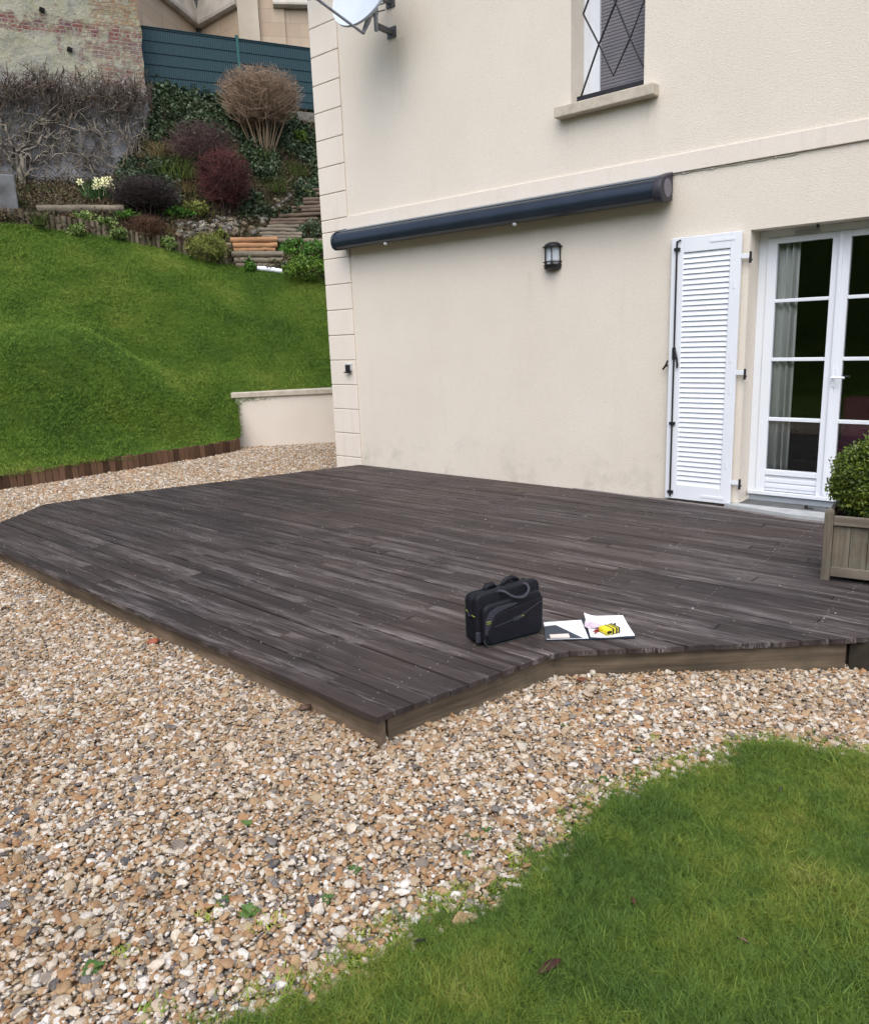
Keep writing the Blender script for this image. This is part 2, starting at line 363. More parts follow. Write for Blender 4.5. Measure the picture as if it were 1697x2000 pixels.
# instances for things nobody could count
def variants(meshes):
    c = bpy.data.collections.new('variants')
    for i, me in enumerate(meshes):
        o = bpy.data.objects.new('variant', me); c.objects.link(o)
    return c
def scatter(name, pts, rot, scl, coll, nvar, parent=None):
    pts = np.asarray(pts, float); n = len(pts)
    me = bpy.data.meshes.new(name); me.vertices.add(n); me.vertices.foreach_set('co', pts.ravel())
    a = me.attributes.new('rot', 'FLOAT_VECTOR', 'POINT'); a.data.foreach_set('vector', np.asarray(rot, float).ravel())
    scl = np.asarray(scl, float)
    if scl.ndim == 1: scl = np.repeat(scl[:, None], 3, 1)
    a = me.attributes.new('scl', 'FLOAT_VECTOR', 'POINT'); a.data.foreach_set('vector', scl.ravel())
    a = me.attributes.new('vid', 'INT', 'POINT'); a.data.foreach_set('value', rng.integers(0, nvar, n).astype(np.int32))
    o = bpy.data.objects.new(name, me); COL.objects.link(o)
    g = bpy.data.node_groups.new('scatter', 'GeometryNodeTree')
    g.interface.new_socket('Geometry', in_out='INPUT', socket_type='NodeSocketGeometry'); g.interface.new_socket('Geometry', in_out='OUTPUT', socket_type='NodeSocketGeometry')
    N = g.nodes.new; gi = N('NodeGroupInput'); go = N('NodeGroupOutput'); mp = N('GeometryNodeMeshToPoints'); ip = N('GeometryNodeInstanceOnPoints'); ci = N('GeometryNodeCollectionInfo')
    ci.inputs['Collection'].default_value = coll; ci.inputs['Separate Children'].default_value = True; ci.inputs['Reset Children'].default_value = True
    def na(nm, typ):
        q = N('GeometryNodeInputNamedAttribute'); q.data_type = typ; q.inputs['Name'].default_value = nm; return q.outputs['Attribute']
    er = N('FunctionNodeEulerToRotation'); L = g.links.new
    L(gi.outputs[0], mp.inputs['Mesh']); L(mp.outputs[0], ip.inputs['Points']); L(ci.outputs[0], ip.inputs['Instance']); ip.inputs['Pick Instance'].default_value = True
    L(na('vid', 'INT'), ip.inputs['Instance Index']); L(na('rot', 'FLOAT_VECTOR'), er.inputs[0]); L(er.outputs[0], ip.inputs['Rotation']); L(na('scl', 'FLOAT_VECTOR'), ip.inputs['Scale'])
    L(ip.outputs[0], go.inputs[0])
    md = o.modifiers.new('scatter', 'NODES'); md.node_group = g
    if parent is not None: o.parent = parent
    return o
def merged(name, pts, rot, scl, coll, parent):
    """leaf clusters merged into one real mesh"""
    src = []
    for o in coll.objects:
        co_ = np.empty(len(o.data.vertices)*3); o.data.vertices.foreach_get('co', co_); src.append((co_.reshape(-1, 3), [tuple(p.vertices) for p in o.data.polygons], o.data.materials[0]))
    V = []; F = []; A = []; off = 0
    for p, r_, s_ in zip(pts, rot, scl):
        cv, fs, _ = src[int(rng.integers(0, len(src)))]; Rm = np.array(Euler(tuple(map(float, r_))).to_matrix()); V.append(cv@Rm.T*s_+np.asarray(p)); 
        b_ = rng.random(); F += [tuple(i+off for i in f) for f in fs]; A += list((b_+.25*rng.random(len(fs))) % 1.0); off += len(cv)
    me = bpy.data.meshes.new(name); me.from_pydata(np.concatenate(V).tolist(), [], F); me.materials.append(src[0][2]); at_ = me.attributes.new('bid', 'FLOAT', 'FACE'); at_.data.foreach_set('value', A)
    o = bpy.data.objects.new(name, me); COL.objects.link(o); o.parent = parent; return o
def mesh_from(vs, fs, m, smooth=False):
    me = bpy.data.meshes.new('variant'); me.from_pydata(vs, [], fs); me.materials.append(m)
    if smooth: me.polygons.foreach_set('use_smooth', [True]*len(fs))
    return me
def stone_mesh(seed, m, sub=2, flat=(1, .8, .55), rough=.35, smooth=True):
    b = bmesh.new(); bmesh.ops.create_icosphere(b, subdivisions=sub, radius=1)
    rs = random.Random(seed); off = Vector((rs.random()*50, rs.random()*50, rs.random()*50))
    cuts = [(Vector((rs.gauss(0, 1), rs.gauss(0, 1), rs.gauss(0, 1))).normalized(), rs.uniform(.5, .85)) for _ in range(7)]
    for vv in b.verts:
        p = vv.co.copy(); p *= 1+rough*mnoise.noise(p*1.1+off)
        for nrm, dd in cuts:
            k = p.dot(nrm)-dd
            if k > 0: p -= nrm*k*.85
        vv.co = Vector((p.x*flat[0], p.y*flat[1], p.z*flat[2]))
    me = bpy.data.meshes.new('stone'); b.to_mesh(me); b.free(); me.materials.append(m)
    if smooth: me.polygons.foreach_set('use_smooth', [True]*len(me.polygons))
    return me
def tuft_mesh(seed, m, n=30, h=.045, wd=.0018, rad=.03, lean=.6):
    rs = random.Random(seed); vs = []; fs = []
    for _ in range(n):
        a = rs.random()*2*pi; rr = rad*sqrt(rs.random()); x, y = rr*cos(a), rr*sin(a)
        hh = h*rs.uniform(.45, 1.15); d = rs.random()*2*pi; ln = rs.uniform(.1, 1)*lean*hh; tw = rs.random()*2*pi
        ax, ay = cos(tw)*wd/2, sin(tw)*wd/2; o = len(vs)
        for t, k in ((0, 1), (.5, .85), (.82, .5)):
            px, py, pz = x+cos(d)*ln*t*t*1.2, y+sin(d)*ln*t*t*1.2, hh*(t-.18*t*t*lean)
            vs += [(px-ax*k, py-ay*k, pz), (px+ax*k, py+ay*k, pz)]
        vs.append((x+cos(d)*ln*1.2, y+sin(d)*ln*1.2, hh*(1-.18*lean)))
        fs += [(o, o+1, o+3, o+2), (o+2, o+3, o+5, o+4), (o+4, o+5, o+6)]
    return mesh_from(vs, fs, m)
def sprig_mesh(seed, m, n=10, L=.02, W=.012, R=.04, flat=.6):
    """a small cluster of leaves"""
    rs = random.Random(seed); vs = []; fs = []
    for _ in range(n):
        p = Vector((rs.gauss(0, R*.5), rs.gauss(0, R*.5), rs.gauss(0, R*.5)))
        E_ = Euler((rs.gauss(0, flat), rs.gauss(0, flat), rs.random()*2*pi)).to_matrix(); k = rs.uniform(.7, 1.3); o = len(vs)
        for q in ((0, 0, 0), (L*.45, W*.5, L*.06), (L, 0, -L*.1), (L*.45, -W*.5, L*.06)): vs.append(tuple(p+E_ @ (Vector(q)*k)))
        fs.append((o, o+1, o+2, o+3))
    return mesh_from(vs, fs, m)

# ================================================================== GROUND
DECK = [(5.235, -4.472), (5.444, -3.502), (6.546, -2.476), (8.1, -1.05), (8.1, -.012), (.40, -.012), (-.46, -2.546), (-.637, -3.342), (-.14, -3.93), (.55, -4.303)]
HX1, HY1 = 10.5, 8.0
LAWNPX = [(300, 2075), (470, 1985), (500, 1966), (595, 1938), (659, 1893), (747, 1835), (836, 1785), (942, 1748), (1030, 1679), (1107, 1630), (1153, 1573), (1225, 1534), (1317, 1500), (1408, 1477), (1450, 1454), (1526, 1449), (1603, 1456), (1697, 1467)]
LAWN = [tuple(ong(u, v)[:2]) for u, v in LAWNPX]
LAWN += [(7.35, -3.35), (8.6, -3.2), (14, -3.2), (14, -12.5), (-4, -12.5), (-4, -8.2), (2.5, -7.6), (4.2, -6.9)]
ground = MB().add([(-90, -90, -.55), (90, -90, -.55), (90, 90, -.55), (-90, 90, -.55)], [(0, 1, 2, 3)]).build('ground', MT['soil']); tag(ground, 'dark earth under the whole garden', 'ground', kind='structure')
xs = np.linspace(-6, 16, 90); ys = np.linspace(-13, 9, 90)
G = np.array([[(x, y, gz(x, y)-.012) for y in ys] for x in xs])
gb = grid_mesh('gravel_bed', G, MT['bed']); tag(gb, 'compacted tan gravel path surface around the wooden deck', 'gravel path', kind='structure')
# foreground lawn sheet, slightly raised
b = bmesh.new(); vs = [b.verts.new((x, y, gz(x, y)+.006)) for x, y in LAWN]; b.faces.new(vs); bmesh.ops.triangulate(b, faces=b.faces)
for _ in range(7):
    le = [e for e in b.edges if e.calc_length() > .35]
    if not le: break
    bmesh.ops.subdivide_edges(b, edges=le, cuts=1); bmesh.ops.triangulate(b, faces=b.faces)
for vv in b.verts: vv.co.z = gz(vv.co.x, vv.co.y)+.006
bmesh.ops.recalc_face_normals(b, faces=b.faces)
if sum(f.normal.z for f in b.faces) < 0: bmesh.ops.reverse_faces(b, faces=b.faces)
me = bpy.data.meshes.new('lawn'); b.to_mesh(me); b.free(); me.materials.append(MT['lawn']); lawn = bpy.data.objects.new('lawn', me); COL.objects.link(lawn)
tag(lawn, 'mossy green lawn with a curved edge in the foreground', 'lawn', kind='structure')

# ================================================================== HOUSE
house = thing('house', 'cream roughcast house with pale corner blocks and a white French door', 'house')
QX = .43
def facade():
    m = MB(); xb = [.02, 3.36, 4.05, 4.98, 6.20, HX1]; zb = [-.5, .03, 2.20, 3.40, 4.85, 5.9]
    holes = {(1, 3), (3, 1)}; T = .34
    for i in range(5):
        for k in range(5):
            if (i, k) in holes:
                x0, x1, z0, z1 = xb[i], xb[i+1], zb[k], zb[k+1]
                for a, c in (((x0, z0), (x0, z1)), ((x1, z1), (x1, z0)), ((x0, z1), (x1, z1)), ((x1, z0), (x0, z0))):
                    m.add([(a[0], 0, a[1]), (c[0], 0, c[1]), (c[0], T, c[1]), (a[0], T, a[1])], [(0, 1, 2, 3)])
                continue
            for y, o in ((0, 1), (T, -1)):
                q = [(xb[i], y, zb[k]), (xb[i+1], y, zb[k]), (xb[i+1], y, zb[k+1]), (xb[i], y, zb[k+1])]
                m.add(q if o > 0 else q[::-1], [(0, 1, 2, 3)])
    # left, right, back
    for q in ([(.02, 0, -.5), (.02, HY1, -.5), (.02, HY1, 5.9), (.02, 0, 5.9)], [(HX1, 0, -.5), (HX1, HY1, -.5), (HX1, HY1, 5.9), (HX1, 0, 5.9)], [(.02, HY1, -.5), (HX1, HY1, -.5), (HX1, HY1, 5.9), (.02, HY1, 5.9)]):
        m.add(q, [(0, 1, 2, 3)])
    return m.build('wall', MT['cream'], house, fixn=False)
facade()
# pale corner blocks with open joints, one mesh each
zq = [-.21] + [.082+.2915*k for k in range(9)] + [2.709, 2.846, 3.127, 3.419, 3.708, 3.999, 4.286, 4.578, 4.87, 5.16, 5.45, 5.74]
for a, c in zip(zq[:-1], zq[1:]):
    m = MB(); g = .0036
    m.prism([(-.012, -.022), (QX, -.022), (QX, .0), (.02, .0), (.02, QX), (-.012, QX)], a+g, c-g)
    m.build('quoin', MT['quoin'], house, bevel=.007, seg=2)
MB().bx(.0, QX-.006, -.011, -.0005, -.2, 5.74).build('quoin_bed', MT['groove'], house)
# projecting string course (flat band) right of the corner blocks
MB().bx(QX+.001, HX1, -.020, .0, 2.709, 2.848).build('string_course', MT['quoin'], house, bevel=.004)
# roof
MB().add([(-.5, -.5, 5.85), (HX1+.5, -.5, 5.85), (HX1+.5, HY1+.5, 5.85), (-.5, HY1+.5, 5.85), (3.5, HY1/2, 8.6), (HX1-3, HY1/2, 8.6)],
         [(0, 1, 5, 4), (1, 2, 5), (2, 3, 4, 5), (3, 0, 4), (3, 2, 1, 0)]).build('roof', simple('slate_roof', (.06, .06, .07), (.04, .04, .045), .7, .3, 6), house)
# dark room behind the glass
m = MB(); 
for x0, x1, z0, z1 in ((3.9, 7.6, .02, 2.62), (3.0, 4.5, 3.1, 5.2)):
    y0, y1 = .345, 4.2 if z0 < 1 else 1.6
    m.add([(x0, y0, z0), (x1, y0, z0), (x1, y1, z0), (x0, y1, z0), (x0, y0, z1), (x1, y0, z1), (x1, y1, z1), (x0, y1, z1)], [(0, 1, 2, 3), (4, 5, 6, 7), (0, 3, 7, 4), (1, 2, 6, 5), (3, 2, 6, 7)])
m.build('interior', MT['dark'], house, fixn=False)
# French door: fixed frame > leaves, panes, handle, threshold strip
FY = .2
m = MB()
m.bx(4.98, 5.048, FY, FY+.07, .10, 2.2); m.bx(6.132, 6.20, FY, FY+.07, .10, 2.2); m.bx(5.048, 6.132, FY, FY+.07, 2.142, 2.2)
m.bx(4.98, 6.20, FY-.005, FY+.07, .03, .10)
fd = m.build('french_door', MT['white2'], house, bevel=.004)
m = MB(); m.bx(4.99, 6.19, FY-.03, FY-.006, .085, .118); m.build('drip_bar', MT['white2'], fd, bevel=.004)
m = MB(); m.bx(5.0, 6.18, FY-.014, FY-.0055, .032, .083); m.build('threshold_strip', simple('grey_aluminium', (.32, .35, .39), (.26, .29, .33), .4, .5, 9, metal=.3), fd)
zg = [(.300, .704), (.734, 1.186), (1.214, 1.645), (1.672, 2.095)]
for (x0, x1) in ((5.05, 5.588), (5.592, 6.13)):
    m = MB(); gx0, gx1 = x0+.073, x1-.062
    if x0 > 5.3: gx0, gx1 = x0+.062, x1-.073
    y0, y1 = FY-.012, FY+.045
    m.bx(x0, gx0, y0, y1, .118, 2.14); m.bx(gx1, x1, y0, y1, .118, 2.14)
    m.bx(gx0, gx1, y0, y1, 2.095, 2.14); m.bx(gx0, gx1, y0, y1, .255, .300)
    m.bx(gx0, gx1, y0+.016, y1-.01, .118, .255)
    for zz in (.165, .21): m.bx(gx0, gx1, y0+.008, y0+.0155, zz-.017, zz+.017)
    for a, c in zip(zg[:-1], zg[1:]): m.bx(gx0, gx1, y0+.006, y1-.012, a[1], c[0])
    m.build('door_leaf', MT['white2'], fd, bevel=.005)
    g = MB()
    for a, c in zg: g.add([(gx0, FY+.016, a), (gx1, FY+.016, a), (gx1, FY+.016, c), (gx0, FY+.016, c)], [(0, 1, 2, 3)])
    g.build('pane', MT['glass'], fd, fixn=False)
m = MB(); m.bx(5.575, 5.605, FY-.028, FY-.0125, .118, 2.14); m.build('astragal', MT['white2'], fd, bevel=.006)
m = MB(); m.bx(5.25, 5.43, FY-.02, FY-.0005, 2.153, 2.176); m.build('trickle_vent', simple('vent_grey', (.42, .42, .44), (.36, .36, .38), .5, .4, 9), fd, bevel=.004)
m = MB(); m.tube([(5.60, FY-.03, 1.06), (5.60, FY-.06, 1.06), (5.69, FY-.06, 1.06)], .009, 8); m.bx(5.592, 5.616, FY-.034, FY-.0285, .99, 1.13); m.build('door_handle', MT['white2'], fd)
m = MB(); m.tube([(5.44, .1, 2.197), (5.44, .1, 2.172)], .011, 8); m.build('shutter_bolt_keep', MT['black'], fd)
# stone doorstep
m = MB(); m.prism([(4.90, -.085), (4.99, -.10), (5.46, -.20), (6.35, -.20), (6.35, -.001), (4.90, -.001)], -.12, .03); m.bx(4.985, 6.195, .0, FY-.006, -.12, .03); m.build('doorstep', MT['threshold'], house)
# upper window > frame parts, blind, sill, grille
WY = .21
m = MB(); m.bx(3.36, 3.42, WY, WY+.07, 3.44, 4.85); m.bx(3.99, 4.05, WY, WY+.07, 3.44, 4.85); m.bx(3.42, 3.99, WY, WY+.07, 4.79, 4.85); m.bx(3.42, 3.99, WY, WY+.07, 3.44, 3.50)
wf = m.build('window', MT['white2'], house, bevel=.004)
m = MB(); m.bx(3.422, 3.525, WY-.014, WY+.04, 3.49, 4.80); m.bx(3.965, 3.99, WY-.014, WY+.04, 3.49, 4.80); m.bx(3.525, 3.965, WY-.014, WY+.04, 3.49, 3.535); m.bx(3.525, 3.965, WY-.014, WY+.04, 4.75, 4.8); m.build('sash', MT['white2'], wf, bevel=.006)
g = MB(); g.add([(3.525, WY+.036, 3.535), (3.965, WY+.036, 3.535), (3.965, WY+.036, 4.75), (3.525, WY+.036, 4.75)], [(0, 1, 2, 3)]); g.build('pane', MT['glass'], wf, fixn=False)
m = MB()
z = 3.54
while z < 4.78:
    m.box((3.745, WY+.014, z), (.438, .006, .0265), Euler((radians(-9), 0, 0)).to_matrix()); z += .027
m.build('roller_blind', MT['blind'], wf)
m = MB(); m.bx(3.245, 4.185, -.10, -.0005, 3.318, 3.408); m.bx(3.362, 4.048, .0, WY-.001, 3.31, 3.438)
m.build('window_sill', MT['stone'], wf, bevel=.008)
m = MB(); gy = .03
def zig(pts): m.tube([(x, gy, z) for x, z in pts], .0085, 6)
zig([(3.435, 3.462), (3.612, 3.842), (3.768, 4.122), (3.905, 4.40), (4.045, 4.67)])
zig([(3.372, 4.40), (3.372, 4.40), (3.462, 4.119), (3.615, 3.846), (3.755, 3.572), (3.905, 3.822), (4.045, 4.105), (3.905, 4.395), (3.768, 4.67), (3.61, 4.4), (3.462, 4.119)][2:])
zig([(3.768, 4.122), (3.905, 3.822), (4.045, 3.55)]); zig([(3.768, 4.122), (3.612, 4.40), (3.462, 4.68)])
m.bx(3.41, 4.049, gy-.016, gy+.016, 3.440, 3.478); m.bx(3.41, 4.049, gy-.016, gy+.016, 4.70, 4.735); m.build('grille', MT['black'], wf)

# objects seen through the door
m = MB(); 
def curtain(x0, x1, y, z0, z1):
    n = 40; G = []
    for i in range(n+1):
        t = i/n; x = x0+(x1-x0)*t; yy = y+.03*sin(t*2*pi*3.4)+.012*sin(t*31)
        G.append([(x, yy+.006*sin(9*t), z0), (x+.004*sin(7*t), yy*1.0, (z0+z1)/2), (x, y+(yy-y)*.7, z1)])
    return np.array(G)
def solid_sheet(name, G, m, th=.004):
    o = grid_mesh(name, G, m); s = o.modifiers.new('thick', 'SOLIDIFY'); s.thickness = th; return o
cu = solid_sheet('curtain', curtain(5.07, 5.262, .30, .06, 2.35), MT['curtain']); tag(cu, 'long off-white curtain hanging inside the French door at its left side', 'curtain')
ch = thing('armchair', 'magenta fabric armchair in the dark room behind the French door', 'armchair', (5.55, 1.0, .02))
m = MB(); m.bx(-.16, .38, -.3, .3, .14, .42); m.build('seat', MT['magenta'], ch, bevel=.05, seg=3)
m = MB(); m.bx(-.16, .38, .301, .44, .14, .80); m.build('backrest', MT['magenta'], ch, bevel=.05, seg=3)
for x in (-.12, .34):
    for y in (-.26, .38): MB().tube([(x, y, 0), (x, y, .139)], .02, 8).build('leg', MT['black'], ch)

# shutter, folded back flat against the wall
sh = thing('shutter', 'white louvred shutter folded open against the cream wall beside the French door', 'shutter', (4.352, -.045, .018))
SW, SHH = .575, 2.18
m = MB(); st = .078
m.bx(0, .105, 0, .03, 0, SHH); m.bx(SW-.085, SW, 0, .03, 0, SHH); m.bx(.105, SW-.085, 0, .03, 0, .13); m.bx(.105, SW-.085, 0, .03, SHH-.12, SHH)
m.build('frame', MT['white'], sh, bevel=.004)
m = MB(); n = 46; z0, z1 = .13, SHH-.12; pz = (z1-z0)/n
for i in range(n): m.box(((.105+SW-.085)/2, .014, z0+(i+.5)*pz), (SW-.19, .005, pz*1.12), Euler((radians(-19), 0, 0)).to_matrix())
m.bx(.105, SW-.085, .0245, .029, z0, z1)
m.build('louvres', MT['white'], sh)
m = MB(); m.tube([(.052, -.012, .02), (.052, -.012, SHH-.03)], .0075, 8); m.bx(.04, .064, -.022, -.001, 1.20, 1.30); m.tube([(.064, -.018, 1.28), (.085, -.03, 1.22), (.09, -.022, 1.15), (.085, -.02, 1.13)], [.008, .008, .01, .006], 8)
for zz in (.06, .66, SHH-.09): m.bx(.03, .078, -.021, -.0005, zz-.012, zz+.012)
m.tube([(.052, -.012, SHH-.03), (.085, -.012, SHH-.02)], .006, 6); m.build('locking_bar', MT['black'], sh)
for zz in (.19, 1.09, 1.99):
    m = MB(); m.bx(SW+.001, SW+.075, .004, .010, zz-.018, zz+.018); m.build('strap_hinge', MT['white'], sh, bevel=.002)
    m = MB(); m.tube([(SW+.072, .010, zz-.055), (SW+.072, .010, zz+.03)], .010, 8); m.tube([(SW+.072, .010, zz-.03), (SW+.072, .043, zz-.03)], .008, 6); m.build('hinge_pin', MT['black'], sh)
# pale weathered screws / corner brackets on the frame
m = MB()
for z in (.045, SHH-.05): MB().bx(SW-.25, SW-.05, -.004, -.0003, z-.01, z+.01).build('corner_bracket', MT['white'], sh)
for z in (.33, .95, 1.2, 1.78): MB().bx(SW-.052, SW-.034, -.003, -.0003, z-.03, z+.03).build('corner_bracket', MT['white'], sh)
# tieback for the shutter, on the wall
m = MB(); m.tube([(4.335, 0, 1.165), (4.335, -.05, 1.165)], .006, 6); m.tube([(4.305, -.052, 1.135), (4.335, -.055, 1.170), (4.350, -.055, 1.212)], [.008, .011, .006], 8)
o = m.build('shutter_catch', MT['black']); tag(o, 'small black wall catch holding the white shutter at its left edge', 'shutter catch')
m = MB(); P = onz(1580, 994, .03); m.bx(P[0]-.035, P[0]-.012, P[1]-.012, P[1]+.012, .03, .058); m.bx(P[0]-.0119, P[0]+.030, P[1]-.012, P[1]+.012, .03, .039)
o = m.build('shutter_stop', MT['black'], bevel=.002); tag(o, 'small black metal stop fixed to the grey doorstep', 'shutter stop')

# ------------------------------------------------------------------ awning cassette
aw = thing('awning', 'closed dark blue-grey awning cassette mounted across the cream wall', 'awning', (.39, -.021, 2.478)); aw.scale.z = .93
AL = 3.92
def fx(x, y, z): return (z, x, y)       # profile in (y,z), extruded along x
prof = [(0, .052), (-.115, .022), (-.165, .008), (-.198, .030), (-.213, .070), (-.215, .110), (-.203, .150), (-.178, .182), (-.150, .196), (-.128, .200), (-.128, .208), (0, .245)]
MB().prism(prof, .02, AL-.05, fx).build('cassette', MT['awning'], aw, smooth=True, auto=radians(32))
MB().prism([(-.002, .050), (-.11, .020), (-.11, .008), (-.002, .040)], .05, AL-.08, fx).build('underside_profile', MT['awn_grey'], aw)
MB().prism([(-.120, .2085), (-.004, .2435), (-.004, .252), (-.12, .218)], .0, AL-.03, fx).build('top_profile', simple('awning_top', (.13, .15, .17), (.1, .12, .14), .5, .4, 5), aw)
ecap = [(0, .018), (-.115, .0), (-.172, -.004), (-.210, .022), (-.226, .066), (-.228, .112), (-.214, .158), (-.186, .194), (-.15, .212), (-.1, .232), (0, .262)]
MB().prism(ecap, AL-.0499, AL+.03, fx).build('end_cap', MT['awn_cap'], aw, bevel=.012, seg=3, smooth=True, auto=radians(35))
MB().prism([(y, z) for y, z in ecap], -.012, .0199, fx).build('end_cap', MT['awning'], aw, bevel=.008, seg=3, smooth=True, auto=radians(35))
m = MB(); m.lathe([(0, .001), (.066, .001), (.07, -.004)], (AL+.031, -.098, .118), 24, Matrix(((0, 0, 1), (0, 1, 0), (1, 0, 0))) @ Matrix.Diagonal((1.15, 1, 1))); m.build('cap_disc', MT['awn_disc'], aw)
for x in (.78, 2.47):
    m = MB(); m.lathe([(0, -.03), (.016, -.026), (.022, -.01), (.02, 0)], (x, -.15, .008), 12); m.build('arm_stop', MT['white'], aw, smooth=True)
m = MB(); rp = random.Random(3); pts = []
for i in range(26):
    t = i/25; pts.append((4.30+1.0*t, -.006-.002*sin(i*2.4), 2.700-.004*t+.0028*sin(i*1.3)*(1 if i > 1 else 0)))
m.tube(pts, .003, 6)
for i in (3, 9, 15, 21): m.bx(pts[i][0]-.005, pts[i][0]+.005, -.012, -.001, pts[i][2]-.006, pts[i][2]+.006)
o = m.build('cable', simple('pale_cable', (.62, .58, .52), (.5, .47, .42), .6, .3, 9)); tag(o, 'thin pale cable clipped along the wall from the end of the awning', 'cable')

# ------------------------------------------------------------------ wall lantern
wl = thing('wall_lantern', 'black half-round wall lantern with clear glass under the awning', 'wall lamp', (3.172, -.0005, 2.168)); wl.scale.z = .82
def half(prof, c, n=18): return MB().lathe(prof, c, n, None, 0, 0, pi, 2*pi)
def lant(name, prof, m, smooth=True):
    mm = MB(); mm.lathe(prof, (0, 0, 0), 20, None, 0, 0, pi, 2*pi); return mm.build(name, m, wl, smooth=smooth, auto=radians(40))
lant('hood', [(0, .155), (.045, .150), (.078, .128), (.080, .112), (.100, .108), (.100, .098), (.07, .096), (0, .096)], MT['black'])
lant('lower_ring', [(.07, -.052), (.094, -.056), (.094, -.068), (.07, -.066), (.07, -.052)], MT['black'])
lant('base', [(0, -.085), (.07, -.086), (.094, -.094), (.088, -.102), (.086, -.135), (.05, -.155), (0, -.158)], MT['black'])
for an in (pi+.12, 1.62*pi, 2*pi-.12): MB().tube([(.082*cos(an), .082*sin(an), -.10), (.082*cos(an), .082*sin(an), .11)], .006, 8).build('upright', MT['black'], wl)
q = NT('lamp_glass', .15, .5); tr = q.n('ShaderNodeBsdfTransparent'); df_ = q.n('ShaderNodeBsdfDiffuse'); df_.inputs['Color'].default_value = (.72, .80, .88, 1); mx = q.n('ShaderNodeMixShader'); mx.inputs[0].default_value = .42
q.l(tr.outputs[0], mx.inputs[1]); q.l(df_.outputs[0], mx.inputs[2]); q.l(mx.outputs[0], q.t.nodes['Material Output'].inputs['Surface'])
lant('glass_shade', [(.064, -.065), (.066, .095)], q.m)
m = MB(); m.lathe([(0, -.06), (.022, -.06), (.022, -.02), (.018, -.012), (.018, .03), (.010, .045), (0, .05)], (0, -.035, 0), 12); m.build('bulb', MT['white'], wl, smooth=True)
m = MB(); m.bx(-.06, .06, -.0095, -.0005, -.10, .11); m.build('back_plate', simple('lamp_reflector', (.80, .82, .84), (.74, .76, .78), .4, .5, 5), wl)

# small socket on the corner blocks
sk = thing('outdoor_socket', 'small grey and black outdoor socket on the pale corner blocks', 'socket', (.325, -.0225, 1.165))
m = MB(); m.bx(-.05, .05, -.03, 0, -.04, .045); m.build('housing', simple('socket_grey', (.50, .53, .54), (.44, .47, .48), .5, .4, 8), sk, bevel=.004)
m = MB(); m.bx(-.012, .05, -.055, -.0302, -.05, .03); m.bx(-.05, .06, -.05, -.0302, -.065, -.0505); m.build('flap', MT['black'], sk, bevel=.004)

# ------------------------------------------------------------------ satellite dish
dn = Vector((.08, -.92, .36)).normalized(); dc = Vector(onwall(704, -20, -.52))
sdh = thing('satellite_dish', 'pale satellite dish on a grey bracket at the top corner of the house', 'satellite dish', dc)
Rd = dn.to_track_quat('Z', 'Y').to_matrix(); r0 = .345
profd = [(0, -.055)]+[(r0*t, -.055+.055*t*t) for t in (.2, .4, .6, .8, .95, 1)]+[(r0+.008, .004), (r0+.010, -.022), (r0-.003, -.026)]+[(r0*t, -.063+.055*t*t) for t in (.95, .7, .4, .1)]+[(0, -.064)]
MB().lathe(profd, (0, 0, 0), 48, Rd).build('reflector', MT['dish'], sdh, smooth=True, auto=radians(40))
def loc(P): return Vector(tuple(P))-dc
bot = loc(onwall(709, 64, -.56)); feed = loc(onwall(612, -8, -1.05)); m = MB()
m.tube([bot, bot.lerp(feed, .5), feed], .013, 8); m.build('feed_arm', MT['steel'], sdh)
m = MB(); bc = Rd @ Vector((0, 0, -.08)); m.tube([bot, bot.lerp(bc, .4)+Vector((.03, .03, -.01)), bc], [.018, .03, .03], 8); m.build('back_rib', MT['steel'], sdh)
m = MB(); m.tube([feed, feed+Vector((.05, .06, .03))], [.03, .024], 12); m.build('feed_horn', MT['white'], sdh)
pb = Vector(onwall(735, 60, -.25)); pt = pb+Vector((0, 0, .52))
m = MB(); m.tube([pb-dc, pt-dc], .021, 10); m.build('mast', MT['steel'], sdh)
for dz in (.05, .33):
    m = MB()
    a = pb+Vector((0, 0, dz)); bq = Vector((pb.x-.02, -.02, a.z+.0))
    m.box(((a+bq)/2-dc), (.035, (bq-a).length, .05), Vector((bq-a)).to_track_quat('Y', 'Z').to_matrix())
    m.box(bq+Vector((0, .012, 0))-dc, (.12, .012, .10))
    m.build('wall_bracket', simple('bracket_grey', (.12, .125, .13), (.07, .075, .08), .5, .4, 20, metal=.3), sdh)
m = MB(); a = pb-dc+Vector((0, 0, .16)); m.box(a+Vector((-.03, -.01, .04)), (.1, .06, .11)); m.tube([a+Vector((.0, .03, .02)), a+Vector((.09, .05, .02))], .007, 6); m.tube([a+Vector((.0, .03, .08)), a+Vector((.09, .05, .08))], .007, 6); m.build('clamp', MT['steel'], sdh)

# ================================================================== DECK
deck = thing('wooden_deck', 'low weathered dark hardwood deck in front of the cream house wall', 'deck')
def cut_x(y):                       # left and right limits of the deck at depth y
    xs_ = []
    n = len(DECKU)
    for i in range(n):
        (x0, y0), (x1, y1) = DECKU[i], DECKU[(i+1) % n]
        if (y0 <= y < y1) or (y1 <= y < y0): xs_.append(x0+(x1-x0)*(y-y0)/(y1-y0))
    return (min(xs_), max(xs_)) if len(xs_) >= 2 else None
SK = -.036
def skew(x, y): return y + SK*(x-5.2)*sstep(-1.2, -4.3, y)
def unskew(x, y):
    yu = y
    for _ in range(12): yu = y-SK*(x-5.2)*sstep(-1.2, -4.3, yu)
    return yu
DECKU = [(x_, unskew(x_, y_)) for x_, y_ in DECK]
rd = random.Random(11); m = MB(); PIT = .0955; TH = .028; screws = []
